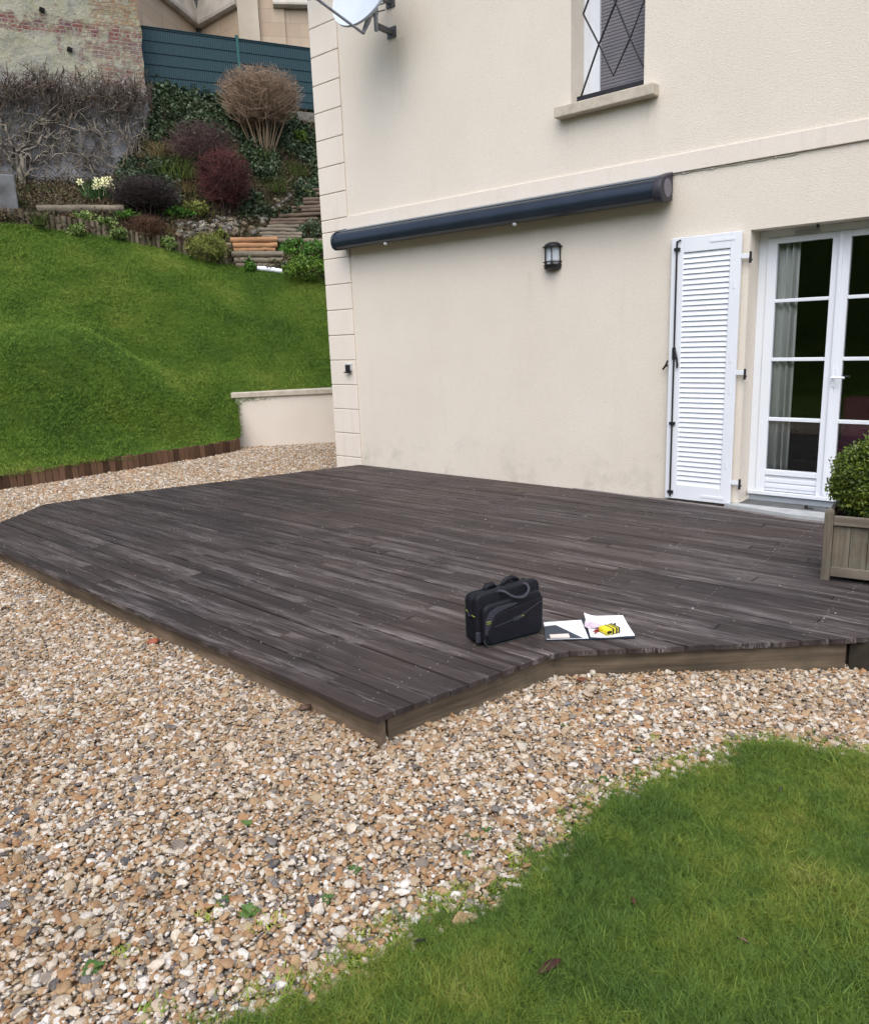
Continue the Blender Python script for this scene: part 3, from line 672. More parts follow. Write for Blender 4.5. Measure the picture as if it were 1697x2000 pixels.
# front plank follows the deck's slightly skewed front edge
ylist = []; y = -.014
while y > -4.45: ylist.append(y); y -= PIT
YLIM = max(DECKU[0][1], DECKU[-1][1])+.012
def plank(q, zt, bid):
    """q: four corners (x,y) counter-clockwise from front-left"""
    c = .0035; cx = sum(p[0] for p in q)/4; cy = sum(p[1] for p in q)/4
    ins = []
    for px, py in q: ins.append((px-c*np.sign(px-cx), py-c*np.sign(py-cy)))
    vs = [(x_, y_, zt-TH) for x_, y_ in q]+[(x_, y_, zt-c) for x_, y_ in q]+[(x_, y_, zt) for x_, y_ in ins]
    fs = [(3, 2, 1, 0), (8, 9, 10, 11)]
    for i in range(4):
        j = (i+1) % 4; fs += [(i, j, 4+j, 4+i), (4+i, 4+j, 8+j, 8+i)]
    m.add(vs, fs, 0, bid)
for y1 in ylist:
    y0 = y1-PIT+rd.choice([.006, .008, .010, .014])
    ym = (y0+y1)/2
    la, lb = cut_x(max(y0, YLIM)), cut_x(max(y1, YLIM))
    if not la or not lb: continue
    x = min(la[0], lb[0]); xe = max(la[1], lb[1]); edges = [x]
    while True:
        x += rd.choice([1.2, 1.8, 2.4, 3.0, 3.6])*rd.uniform(.8, 1.1)
        if x > xe-.35: break
        edges.append(x)
    edges.append(xe)
    for i in range(len(edges)-1):
        xa, xb = edges[i], edges[i+1]; g = rd.uniform(.001, .003)
        q = [[xa+g, y0], [xb-g, y0], [xb-g, y1], [xa+g, y1]]
        if i == 0: q[0][0], q[3][0] = la[0], lb[0]
        if i == len(edges)-2: q[1][0], q[2][0] = la[1], lb[1]
        q = [(a_, skew(a_, b_)) for a_, b_ in q]
        plank(q, rd.gauss(0, .0013), rd.random())
m.build('decking', MT['deck'], deck, attr=True, fixn=True)
# frame boards under the planks
MT['fascia2'] = wood('front_fascia', (.25, .185, .13), (.07, .052, .038), 0, .85, .8, (.07, .06, .04))
def fascia(P, Q, inset, z0, z1, name='fascia_board', off=0.0, mat=None):
    P = Vector((P[0], P[1], 0)); Q = Vector((Q[0], Q[1], 0)); d = (Q-P).normalized(); nrm = Vector((-d.y, d.x, 0))   # DECK is counter-clockwise: inside is left
    L = (Q-P).length; o = MB().box((0, 0, 0), (L-2*off, .035, z1-z0)).build(name, mat or MT['fascia'], deck, bevel=.003)
    o.location = (P+Q)/2+nrm*(inset+.018)+Vector((0, 0, (z0+z1)/2)); o.rotation_euler.z = atan2(d.y, d.x); return o
fascia((.62, -4.278), (5.214, -4.462), .006, -.24, -.0285, mat=MT['fascia2'])
fascia((5.231, -4.41), (5.445, -3.478), .016, -.24, -.0285)
fascia((5.425, -3.515), (6.478, -2.536), .022, -.30, -.0285)
MB().bx(0, .09, 0, .09, -.32, -.0305).build('corner_post', simple('dark_post', (.05, .042, .034), (.03, .026, .02), .85, .2, 14), deck).location = (6.468, -2.482, 0)
fascia((6.50, -2.52), (8.1, -1.05), .09, -.32, -.0305)
for i in range(5, 9): fascia(DECK[i], DECK[i+1], .03, -.22, -.0305, off=.02)
st_ = [(3.4, -.014), (4.89, -.092), (5.46, -.207), (8.0, -.207)]
m = MB(); m.prism([(x_, y_-.012-.03*sstep(3.4, 5.4, x_)) for x_, y_ in st_]+[(x_, y_) for x_, y_ in st_[::-1]], -.02, .006); m.build('edge_board', wood('grey_edge_board', (.27, .245, .235), (.13, .115, .11), 0, .8, .8), deck, bevel=.002)
# dark earth/shadow gap closed below by joists
for x in np.arange(.9, 7.8, .6):
    c0 = -3.9 if x < 5.0 else (-3.2+.93*(x-5.4) if x > 5.4 else -3.5)
    if x > 4.9: c0 = max(c0, -3.2+.93*(x-5.3))
    MB().bx(x-.03, x+.03, c0+.25, -.05, -.15, -.0305).build('joist', MT['bark'], deck)

# ================================================================== BRIEFCASE, FOLDER, TAPE
MT['nylon'] = simple('black_nylon', (.0085, .0092, .015), (.005, .0055, .009), .62, .25, 40, .5, bscale=420, bdist=.001)
MT['nylon2'] = simple('grey_nylon', (.036, .038, .052), (.026, .028, .040), .6, .35, 40, .5, bscale=420, bdist=.001)
MT['lime'] = simple('lime_piping', (.24, .26, .05), (.17, .19, .04), .6, .3, 30)
MT['piping'] = simple('grey_piping', (.055, .06, .055), (.035, .04, .035), .5, .3, 30)
bfl, bfr = onz(940, 1269, 0), onz(1057, 1237.5, 0)
bag = thing('briefcase', 'black nylon laptop bag with lime green zip pulls standing on the deck', 'bag', (bfl[0], bfl[1], .003), atan2(bfr[1]-bfl[1], bfr[0]-bfl[0]))
BW = hypot(bfr[0]-bfl[0], bfr[1]-bfl[1])+.018; BH = .258
def rrect(w, h, r, n=6, x0=0, z0=0, skew=0.0):
    pts = []
    for cx, cz, a0 in ((w-r, r, -90), (w-r, h-r, 0), (r, h-r, 90), (r, r, 180)):
        for k in range(n+1):
            a = radians(a0+90*k/n); x, z = cx+r*cos(a), cz+r*sin(a); pts.append((x0+x, z0+z+skew*x*(z/h)))
    return pts
def fy(x, z, y): return (x, y, z)
def slab(name, w, h, r, y0, y1, mat, x0=0, z0=0, sk=0, bev=.012, par=None):
    mm = MB(); mm.prism(rrect(w, h, r, 6, x0, z0, sk), y0, y1, fy); return mm.build(name, mat, par or bag, bevel=bev, seg=3, smooth=True, auto=radians(50))
slab('rear_compartment', BW, BH-.012, .032, .078, .138, MT['nylon'], sk=.03)
slab('main_compartment', BW, BH, .034, .034, .0775, MT['nylon'], sk=.05)
pk = slab('front_pocket', BW-.03, BH*.80, .036, .0, .0335, MT['nylon'], x0=.02, sk=.07)
# contrasting diagonal panel on the pocket
mm = MB(); mm.prism([(.03, .06), (.055, .012), (BW-.03, .012), (BW-.015, .05), (BW-.012, .198), (BW-.05, .190), (.13, .165), (.085, .15)], -.007, -.0005, fy); mm.build('flap_panel', MT['nylon'], pk, bevel=.003)
mm = MB(); mm.prism([(.022, .07), (.030, .062), (.083, .155), (.13, .172), (.22, .187), (.20, .197), (.10, .195), (.05, .175), (.024, .13)], -.004, -.0004, fy); mm.build('grey_panel', MT['nylon2'], pk, bevel=.001)
mm = MB(); mm.tube([(.075, -.0075, .098), (.11, -.0078, .101), (.15, -.008, .107), (.19, -.008, .115), (.23, -.008, .125), (.27, -.008, .138), (.31, -.008, .156), (BW-.015, -.0075, .176)], .0016, 6); mm.build('pocket_seam', MT['nylon2'], pk)
mm = MB(); mm.bx(.215, .25, -.0095, -.0075, .118, .123); mm.build('badge', MT['lime'], pk)
mm = MB(); mm.box((.21, -.0085, .116), (.05, .002, .018), Euler((0, radians(-8), 0)).to_matrix()); mm.build('badge_plate', MT['nylon2'], pk)
mm = MB(); mm.bx(.030, .054, -.009, -.0045, .128, .132); mm.bx(.030, .054, -.009, -.0045, .119, .122); mm.build('zip_pull', MT['lime'], pk)
mm = MB(); pp = rrect(BW-.03, BH*.8, .036, 6, .02, 0, .07)[:]; mm.tube([(x, .002, z) for x, z in pp[21:]+pp[:7]], .003, 6); mm.build('edge_piping', MT['piping'], pk)
mm = MB(); pp = rrect(BW, BH-.012, .032, 6, 0, 0, .03); mm.tube([(x-.0015, .132, z+.001) for x, z in pp[7:24]], .0035, 6); mm.build('edge_piping', MT['piping'], bag)
mm = MB(); mm.tube([(-.003, .122, .165), (-.006, .105, .160)], .0022, 6); mm.build('zip_pull', MT['lime'], bag); mm = MB(); mm.tube([(-.003, .075, .152), (-.006, .052, .150), (-.003, .045, .150)], .0022, 6); mm.build('zip_pull', MT['lime'], bag)
mm = MB(); mm.tube([(-.004, .1, .155), (-.012, .085, .145), (-.004, .07, .15)], .006, 6); mm.build('side_ring', MT['black'], bag)
mm = MB(); mm.box((.0105, .040, .043), (.027, .018, .058)); mm.build('corner_guard', MT['nylon2'], bag, bevel=.008, seg=3)
mm = MB()
hp = [(.125, .05, .250), (.135, .03, .258), (.150, .010, .256), (.175, -.004, .236), (.21, -.012, .221), (.245, -.013, .219), (.275, -.006, .232), (.292, .008, .248), (.292, .028, .264), (.275, .05, .262)]
hq = []
for i in range(len(hp)-1):
    P0, P1, P2_, P3 = [Vector(hp[max(0, min(len(hp)-1, i+k))]) for k in (-1, 0, 1, 2)]
    for t in (0, .25, .5, .75): hq.append(.5*((2*P1)+(P2_-P0)*t+(2*P0-5*P1+4*P2_-P3)*t*t+(3*P1-P0-3*P2_+P3)*t**3))
hq.append(Vector(hp[-1])); mm.tube(hq, .0075, 8); mm.build('handle', MT['nylon2'], bag, smooth=True)
mm = MB(); mm.tube([(.10, .115, .245), (.12, .12, .262), (.15, .12, .266), (.165, .118, .250)], [.012, .016, .016, .012], 8); mm.tube([(.20, .11, .25), (.225, .115, .274), (.265, .115, .282), (.30, .11, .268)], [.009, .013, .014, .01], 8); mm.build('shoulder_strap', MT['nylon'], bag, smooth=True)
mm = MB(); mm.tube([(BW+.002, .06, .21), (BW+.012, .055, .175), (BW+.008, .05, .15)], .0035, 6); mm.build('zip_cord', MT['black'], bag)

# open ring folder lying on the boards
def P2(u, v, z=.0): return onz(u, v, z)
fo = thing('folder', 'open dark document folder with white paper in both halves beside the bag', 'folder', (5.4, -3.2, .002))
L = [P2(1060, 1219), P2(1136, 1214), P2(1151, 1251), P2(1066, 1253)]; R_ = [P2(1139, 1209), P2(1217, 1207), P2(1241, 1248), P2(1152, 1251)]
o0 = Vector((5.4, -3.2, .002))
def flatpoly(pts, z0, z1): return MB().prism([(p[0]-o0.x, p[1]-o0.y) for p in pts], z0, z1)
MT['paper'] = simple('white_paper', (.86, .87, .90), (.80, .81, .85), .6, .25, 2)
MT['folder'] = simple('dark_blue_card', (.030, .045, .068), (.022, .033, .05), .45, .4, 12)
def ins(pts, k):
    c = sum(pts)/len(pts); return [c+(p-c)*k for p in pts]
flatpoly(L, .002, .006).build('cover', MT['folder'], fo); flatpoly(R_, .002, .006).build('cover', MT['folder'], fo)
sp_ = [L[1], R_[0], R_[3], L[2]]; flatpoly(sp_, .0, .0018).build('spine', MT['folder'], fo)
Lp = ins(L, .965); flatpoly(Lp, .0062, .009).build('paper', MT['paper'], fo)
a_ = Lp; pkt = [a_[3], a_[3]+(a_[0]-a_[3])*.72, a_[0]+(a_[1]-a_[0])*.30+(a_[3]-a_[0])*.24, a_[3]+(a_[2]-a_[3])*.86]
flatpoly(pkt, .0095, .0115).build('pocket', MT['folder'], fo)
cd = [P2(1073, 1241.5, .012), P2(1110, 1239.5, .012), P2(1113, 1246.5, .012), P2(1075, 1247.5, .012)]
flatpoly(cd, .0117, .0155).build('card', simple('cream_card', (.72, .62, .58), (.62, .5, .47), .5, .3, 25), fo)
# pad of sheets, top corner curled
Rp = ins(R_, .97); n = 14; V = []
for i in range(n+1):
    for j in range(n+1):
        s, t = i/n, j/n; p = (Rp[0]*(1-s)+Rp[1]*s)*(1-t)+(Rp[3]*(1-s)+Rp[2]*s)*t
        V.append((p[0]-o0.x, p[1]-o0.y, .012+.020*max(0, 1-s*2.6)**2*max(0, 1-t*.8)+.003*sin(s*5)*sin(t*4)))
me = bpy.data.meshes.new('paper_pad'); me.from_pydata(V, [], [(i*(n+1)+j, (i+1)*(n+1)+j, (i+1)*(n+1)+j+1, i*(n+1)+j+1) for i in range(n) for j in range(n)]); me.materials.append(MT['paper']); po = bpy.data.objects.new('paper', me); COL.objects.link(po); po.parent = fo
s_ = po.modifiers.new('thick', 'SOLIDIFY'); s_.thickness = .005; s_.offset = 0
# folded flimsy sheet
fs_ = thing('folded_paper', 'translucent pinkish folded slip lying on the white pad of the folder', 'paper slip', P2(1160, 1221, .02))
m = MB(); ctr = P2(1160, 1221, .02)
pl = [P2(1142, 1212, .03)-ctr, P2(1172, 1222, .024)-ctr, P2(1173, 1227, .022)-ctr, P2(1150, 1229, .024)-ctr, P2(1141, 1222, .03)-ctr]
m.prism([(p[0], p[1]) for p in pl], .006, .0085); m.prism([(p[0]*.8+.02, p[1]*.8) for p in pl], .010, .0118)
m.build('sheet', simple('pale_pink_paper', (.62, .52, .60), (.5, .4, .5), .5, .3, 40), fs_)
# tape measure
tp = onz(1189, 1236, .016); tm = thing('tape_measure', 'yellow and black tape measure lying on the white paper of the folder', 'tape measure', (tp[0], tp[1], .019), 1.15); tm.scale = (.92, .92, .72)
MT['yellow'] = simple('yellow_plastic', (.72, .62, .02), (.66, .56, .02), .4, .45, 9)
m = MB(); m.prism(rrect(.088, .040, .014, 4, -.044, 0), -.036, .036, lambda x, z, y: (x, y, z)); m.build('case', MT['yellow'], tm, bevel=.006, seg=3, smooth=True, auto=radians(40))
m = MB()
for x in (-.004, .018, .035): m.prism(rrect(.011, .0425, .004, 3, x, -.0008), -.0372, .0372, lambda x, z, y: (x, y, z))
m.prism(rrect(.03, .02, .006, 3, -.038, .0095), -.0375, -.0355, lambda x, z, y: (x, y, z)); m.build('rubber_grip', MT['black'], tm, bevel=.003)
m = MB(); m.tube([(.043, .02, .03), (.062, .03, .034), (.066, .03, .03)], .006, 6); m.build('belt_clip', MT['black'], tm)
# red pocket knife / pen
a, c_ = onz(1157, 1240, .018), onz(1176, 1228, .018); pn = thing('marker_pen', 'dark red marker with a pale tip lying beside the tape measure', 'pen', (a[0], a[1], .0245))
d = Vector(tuple(c_-a)); m = MB(); m.tube([d*.10, d*.14, d*.96, d], [.005, .009, .009, .006], 10); m.build('barrel', simple('dark_red', (.22, .012, .03), (.17, .01, .02), .35, .5, 9), pn)
m = MB(); m.tube([(0, 0, 0), d*.099], [.003, .006], 8); m.build('tip', MT['white'], pn)

# ================================================================== PLANTER + BOX BALL
pl0 = onz(1611, 1132, 0); rzp = radians(8)
pla = thing('planter', 'square weathered wooden planter with pointed corner posts at the right edge of the deck', 'planter', (pl0[0], pl0[1], .001), rzp)
PWD = .50
for ix in (0, 1):
    for iy in (0, 1):
        x, y = ix*PWD, iy*PWD; m = MB(); m.bx(x-.024, x+.024, y-.024, y+.024, 0, .405)
        m.build('post', MT['planter_v'], pla, bevel=.004)
        m = MB(); m.add([(x-.024, y-.024, .4055), (x+.024, y-.024, .4055), (x+.024, y+.024, .4055), (x-.024, y+.024, .4055), (x-.02, y-.02, .418), (x+.02, y-.02, .418), (x+.02, y+.02, .418), (x-.02, y+.02, .418), (x, y, .434)], [(0, 1, 5, 4), (1, 2, 6, 5), (2, 3, 7, 6), (3, 0, 4, 7), (4, 5, 8), (5, 6, 8), (6, 7, 8), (7, 4, 8)]); m.build('finial', MT['planter_v'], pla)
for side in range(4):
    R4 = Euler((0, 0, side*pi/2)).to_matrix(); c0 = Vector((PWD/2, PWD/2, 0))
    m = MB(); k = 5; ww = (PWD-.05)/k
    for i in range(k): m.box(c0+R4 @ Vector((-PWD/2+.025+(i+.5)*ww, -PWD/2+.004+.002*(i % 2), .20)), (ww-.003, .014, .285), R4, 0, rd.random())
    m.build('panel', MT['planter_v'], pla, attr=True)
    for z0, z1 in ((.335, .39), (.03, .085)):
        m = MB(); m.box(c0+R4 @ Vector((0, -PWD/2-.010, (z0+z1)/2)), (PWD-.05, .024, z1-z0), R4); m.build('rail', MT['planter_h'], pla, bevel=.003)
m = MB(); m.bx(.0125, PWD-.0125, .0125, PWD-.0125, .06, .34); m.build('soil', MT['soil'], pla)
MT['box'] = leaf('boxwood_leaves', [(.1, (.026, .045, .008)), (.4, (.060, .10, .012)), (.65, (.105, .155, .016)), (.8, (.17, .205, .022)), (.9, (.14, .075, .025))], .42, .4, 5, rnd=.6)
cpl = Euler((0, 0, rzp)).to_matrix() @ Vector((PWD/2, PWD/2, 0))+Vector((pl0[0], pl0[1], 0))
bx = thing('boxwood', 'clipped round boxwood shrub growing in the wooden planter', 'shrub', (cpl.x, cpl.y, .342))
m = MB()
for k in range(5): a = k*1.3; m.tube([(0, 0, 0), (.05*cos(a), .05*sin(a), .15), (.17*cos(a), .17*sin(a), .32)], [.016, .011, .005], 6)
m.build('stem', MT['bark'], bx)
bc_ = variants([sprig_mesh(i, MT['box'], 16, .020, .013, .028, .9) for i in range(6)])
pts = []; 
for _ in range(4200):
    d = Vector((rng.normal(), rng.normal(), rng.normal())).normalized(); rr = .272*(.55+.45*rng.random()**.45)*(1+.17*mnoise.noise(d*2.6))
    pts.append((d.x*rr, d.y*rr, (.225+d.z*rr*.86)))
fol = merged('foliage', pts, rng.uniform(0, 6.28, (len(pts), 3)), rng.uniform(.8, 1.25, len(pts)), bc_, bx)

# ================================================================== BANK, TERRAIN
dF = np.array([.366, .931, 0.0]); nF = np.array([.931, -.366, 0.0])      # fence line direction, normal toward the garden
fP = at(277, 100, 20.2)
def onF(u, v, off=0.0): return onplane(u, v, fP+nF*off, nF)
wl_front = onz(463, 872, -.12); wl_end = onz(657, 861, -.12)
TOPPX = [(-260, 425, 15.2), (0, 437, 16.2), (60, 441, 16.4), (200, 462, 16.6), (320, 487, 16.8), (440, 516, 16.9), (550, 534, 16.7), (640, 549, 16.5), (760, 566, 16.4)]
TOP = np.array([at(*t) for t in TOPPX])
FRONT = np.array([(-2.4, -7.0, .03), (-2.72, -4.6, .03), (-2.88, -2.93, .03), (-2.87, -1.7, .03), (-2.93, -.6, .03), (-2.99, .3, .03), (-3.02, .68, .06), (-3.30, .86, .60), (-2.75, 1.62, .62), (-2.25, 2.26, .62), (-1.5, 3.2, .62), (-.6, 4.3, .6)])
CTR = [(0, 680, 12.45), (0, 640, 13.25), (0, 600, 14.0), (0, 520, 15.1), (0, 800, 11.8), (0, 880, 11.35), (130, 715, 12.52), (250, 758, 12.6), (350, 800, 12.62), (420, 840, 12.9), (130, 640, 13.8), (250, 690, 14.0), (350, 720, 13.9), (420, 750, 13.5),
       (250, 850, 12.2), (350, 860, 12.45), (200, 560, 15.2), (350, 600, 15.2), (440, 690, 14.2), (440, 600, 15.4), (540, 740, 13.55), (540, 680, 14.4), (540, 610, 15.4), (640, 735, 13.75), (640, 680, 14.5), (640, 610, 15.5), (740, 700, 14.3), (740, 640, 15.2)]
CP = np.concatenate([FRONT, TOP, np.array([at(*t) for t in CTR])])
hb = rbf(CP)
NU, NV = 120, 60
tf = polyat(FRONT, np.linspace(0, 1, NU)); tt = polyat(TOP, np.linspace(0, 1, NU))
# match parameters so that the ruled grid does not shear: front kinks keep their own spacing
def bankgrid(nu, nv):
    a = polyat(FRONT, np.linspace(0, 1, nu)); b_ = polyat(TOP, np.linspace(0, 1, nu)); s = np.linspace(0, 1, nv)
    XY = a[:, None, :2]*(1-s[None, :, None])+b_[:, None, :2]*s[None, :, None]
    return XY
XY = bankgrid(NU, NV); Z = hb(XY[..., 0], XY[..., 1])
for i in range(NU):
    Z[i, 0] = max(Z[i, 0], .0)
    for j in range(2, NV-1):
        x_, y_ = XY[i, j]; Z[i, j] += (.075*mnoise.noise(Vector((x_*.8, y_*.8, 1)))+.035*mnoise.noise(Vector((x_*2.3, y_*2.3, 5))))*min(1, j/12, (NV-j)/8)
bank = grid_mesh('lawn_bank', np.concatenate([XY, Z[..., None]], -1), MT['lawn']); tag(bank, 'steep green lawn bank rising to the left of the house', 'lawn bank', kind='structure')
# planted slope between the lawn and the fence
SB = TOP.copy(); SB[:, 2] += .10
FB = [(285, 192), (360, 203), (430, 212), (520, 226), (614, 240)]
fb = np.array([onF(u, v, .15) for u, v in FB])
ext = np.array([fb[-1]+dF*2.5+np.array([0, 0, .0]), fb[-1]+dF*6])
bP = fP+nF*.45                                            # brick wall plane, a little in front of the fence
def onB(u, v, off=0.0): return onplane(u, v, bP+nF*off, nF)
wb = np.array([onB(-300, 330, .05), onB(0, 352, .05), onB(60, 353, .05), onB(160, 352, .05), onB(240, 335, .05)])
SC_ = [(100, 428, 17.0), (155, 414, 17.2), (240, 414, 17.2), (190, 388, 17.8), (290, 440, 17.1), (360, 440, 17.3), (440, 415, 17.9), (340, 380, 18.0), (330, 320, 18.7), (420, 330, 18.7), (420, 265, 19.6), (520, 292, 19.6), (540, 375, 18.7), (600, 345, 19.6), (450, 472, 17.45), (550, 440, 18.35), (590, 400, 19.1), (620, 385, 19.5), (600, 450, 18.25), (520, 455, 17.95), (545, 525, 16.65), (630, 505, 17.0), (640, 440, 18.5), (650, 380, 19.4), (650, 300, 20.4), (750, 480, 17.6), (750, 400, 19), (750, 300, 20.6), (500, 490, 17.4), (480, 505, 17.2), (520, 520, 17.0)]
SP = np.concatenate([SB, fb, ext, wb, np.array([at(*t) for t in SC_])]); hsl = rbf(SP)
BACK = np.concatenate([np.array([onB(-420, 200, -.3), onB(0, 200, -.3), onB(240, 200, -.3)]), fb[:1]-nF*.4, fb[2:3]-nF*.4, fb[-1:]-nF*.4, ext-nF*.4])
XYs = None
a = polyat(SB, np.linspace(0, 1, 110)); b_ = polyat(BACK, np.linspace(0, 1, 110)); s = np.linspace(0, 1, 50)
XYs = a[:, None, :2]*(1-s[None, :, None])+b_[:, None, :2]*s[None, :, None]; Zs = hsl(XYs[..., 0], XYs[..., 1])
for i in range(110):
    for j in range(50): Zs[i, j] += .10*mnoise.noise(Vector((XYs[i, j, 0]*1.3, XYs[i, j, 1]*1.3, 0)))*min(1, j/4)
MT['slope'] = NT('leaf_litter', .95, .1); q = MT['slope']; v = q.coord('World'); c = q.ramp(q.noise(v, 4.5, 8, .75), [(.3, (.035, .030, .02)), (.45, (.075, .06, .04)), (.58, (.06, .072, .03)), (.75, (.14, .115, .08))]); q.color(c); q.bump(q.noise(v, 18, 6, .7), 1, .08); MT['slope'] = q.m
Gsl = np.concatenate([XYs, Zs[..., None]], -1); skirt = Gsl[:, :1].copy(); skirt[..., :2] += .06*nF[:2]; skirt[..., 2] -= .5
slope = grid_mesh('planted_slope', np.concatenate([skirt, Gsl], 1), MT['slope']); tag(slope, 'dark steep planted slope between the lawn and the green fence', 'slope', kind='structure')
# terrace of the neighbour above the fence
tz = fb[0][2]+.05; A0 = fP-dF*14-nF*.25; A1 = fP+dF*18-nF*.25
tr = MB().add([(A0[0], A0[1], tz), (A1[0], A1[1], tz), tuple((A1-nF*30)[:2])+(tz,), tuple((A0-nF*30)[:2])+(tz,)], [(0, 1, 2, 3)]).build('terrace', MT['slope']); tag(tr, 'level ground of the neighbouring plot above the slope', 'terrace', kind='structure')
def slope_at(u, v, D0=14, D1=25):
    """first hit of the pixel ray with the planted slope"""
    for D in np.arange(D0, D1, .05):
        P = at(u, v, D)
        if P[2] <= hsl(P[0], P[1])+.0: return np.array([P[0], P[1], float(hsl(P[0], P[1]))])
    return at(u, v, 19)
def bank_at(u, v, D0=9, D1=20):
    for D in np.arange(D0, D1, .04):
        P = at(u, v, D)
        if P[2] <= hb(P[0], P[1]): return np.array([P[0], P[1], float(hb(P[0], P[1]))])
    return at(u, v, 15)

# ================================================================== RETAINING WALL, EDGING
d2 = (wl_end-wl_front); d2[2] = 0; Lw = np.linalg.norm(d2); d2 /= Lw
rw = thing('garden_wall', 'low cream rendered garden wall with pale coping beside the house corner', 'garden wall', (wl_front[0], wl_front[1], -.12), atan2(d2[1], d2[0]))
m = MB(); m.bx(.03, 4.2, .0, .20, -.3, .77); m.build('wall', MT['quoin'], rw, bevel=.01)
m = MB(); m.bx(-.02, 4.22, -.035, .235, .7705, .855); m.build('coping', MT['stone'], rw, bevel=.012)
eg = [np.array([-2.0, -8.2]), np.array([-2.4, -6.6]), np.array([-2.70, -4.6])]+[onz(u, v, -.12)[:2] for u, v in ((0, 952), (100, 937), (200, 921), (330, 902), (420, 888), (468, 877))]
ed = thing('lawn_edging', 'curved row of short brown timber stakes edging the lawn bank along the gravel', 'lawn edging', (0, 0, 0))
tot = np.sum(np.linalg.norm(np.diff(np.array(eg), axis=0), axis=1)); n = int(tot/.085); m = MB()
for i in range(n):
    p = polyat(eg, (i+.5)/n); p2 = polyat(eg, min(1, (i+.6)/n)); dd = p2-p; an = atan2(dd[1], dd[0]) if np.linalg.norm(dd) > 0 else an
    h = .108+rd.uniform(-.014, .014)
    m.box((p[0], p[1], -.2+(h+.08)/2+.02), (.078, .045, h+.16), Euler((rd.gauss(0, .03), rd.gauss(0, .03), an)).to_matrix(), 0, rd.random())
q = NT('edging_timber', .9, .15); bid = q.attr('bid'); v = q.coord('World', (14, 14, 3)); c = q.ramp(q.math('ADD', q.math('MULTIPLY', bid, .6), q.math('MULTIPLY', q.noise(v, 2, 5), .5)), [(.2, (.055, .032, .021)), (.5, (.10, .056, .034)), (.85, (.16, .095, .06))]); q.color(c); q.bump(q.noise(v, 3, 5), .5, .01)
m.build('stakes', q.m, ed, attr=True, bevel=0)
# log-roll edging at the top of the lawn
lr = thing('log_roll_edging', 'long row of grey-brown upright half logs along the top of the lawn', 'log edging', (0, 0, 0))
tp_ = [at(u, v, D) for u, v, D in [(-60, 432, 16.2)]+[(u, v+3, D) for u, v, D in TOPPX[2:5]]+[(447, 520, 16.9)]]
tot = np.sum(np.linalg.norm(np.diff(np.array(tp_), axis=0), axis=1)); n = int(tot/.098); m = MB()
for i in range(n):
    p = polyat(tp_, (i+.5)/n); h = .27+rd.uniform(-.02, .03); r = .045+rd.uniform(-.006, .004); k = len(m.v)
    m.tube([(p[0], p[1], p[2]-.15), (p[0]+rd.gauss(0, .006), p[1]+rd.gauss(0, .006), p[2]+h)], r, 8, 0, rd.random())
q = NT('old_log', .9, .15); bid = q.attr('bid'); v = q.coord('World', (9, 9, 2)); c = q.ramp(q.math('ADD', q.math('MULTIPLY', bid, .5), q.math('MULTIPLY', q.noise(v, 3, 6), .6)), [(.25, (.050, .040, .026)), (.5, (.105, .085, .058)), (.8, (.18, .15, .11))]); q.color(c); q.bump(q.noise(v, 4, 5), .5, .02); MT['oldlog'] = q.m
m.build('half_logs', MT['oldlog'], lr, attr=True)

# ================================================================== FENCE + KERB
fe = thing('green_fence', 'dark green mesh fence with privacy slats on top of the planted slope', 'fence', tuple(fP*np.array([1, 1, 0])+np.array([0, 0, fb[0][2]])), atan2(dF[1], dF[0]))
q = NT('green_slats', .55, .3); v = q.coord('Object'); wv = q.n('ShaderNodeTexWave'); wv.wave_type = 'BANDS'; wv.bands_direction = 'X'; wv.inputs['Scale'].default_value = 6.3; q.l(v, wv.inputs[0])
c = q.mix(q.maprange(wv.outputs['Fac'], .0, .25, .6, 0), (.015, .046, .058), (.008, .024, .030)); q.color(c); q.bump(wv.outputs['Fac'], .6, .01); MT['slat'] = q.m
MT['gpost'] = simple('green_post', (.016, .10, .09), (.012, .08, .075), .4, .4, 9)
z0f = 0.10; ztop = onF(277, 48)[2]-fe.location.z
sp_post = np.dot(onF(462, 72)-fP, dF)
posts = [sp_post+2.52*k for k in range(-4, 5)]
for k in range(len(posts)-1):
    x0, x1 = posts[k]+.032, posts[k+1]-.032; m = MB(); m.bx(x0, x1, -.008, .008, z0f+.05, ztop-.03)
    pn = m.build('panel', MT['slat'], fe)
    m = MB()
    for zz in (.2, .42, .66, .9, 1.14, 1.38):
        if zz < ztop-.05: m.tube([(x0, -.017, z0f+zz), (x1, -.017, z0f+zz)], .006, 5)
    for xx in np.arange(x0+.03, x1, .10): m.tube([(xx, -.014, z0f), (xx, -.014, z0f+.16)], .004, 4)
    m.tube([(x0, -.012, ztop-.02), (x1, -.012, ztop-.02)], .012, 6); m.build('wire_mesh', simple('green_wire', (.012, .034, .044), (.01, .03, .038), .5, .3, 9) if k == 0 else bpy.data.materials['green_wire'], pn)
for x in posts:
    m = MB(); m.bx(x-.03, x+.03, -.03, .03, -.3, ztop+.03); m.bx(x-.034, x+.034, -.034, .034, ztop+.0305, ztop+.045); m.build('post', MT['gpost'], fe)
P = onF(275, 200, .17); Q = onF(640, 246, .17); kb = thing('concrete_kerb', 'long pale concrete gravel board at the foot of the green fence', 'kerb', tuple((P+Q)/2), atan2(dF[1], dF[0]))
Lk = np.linalg.norm((Q-P)[:2])+3.5; zk = fb.mean(0)[2]-kb.location.z
m = MB(); m.bx(-Lk/2+1.6, Lk/2+1.4, -.05, .05, zk-.12, zk+.11); m.build('board', simple('old_concrete', (.22, .20, .175), (.13, .12, .10), .9, .2, 6, .4), kb, bevel=.01)

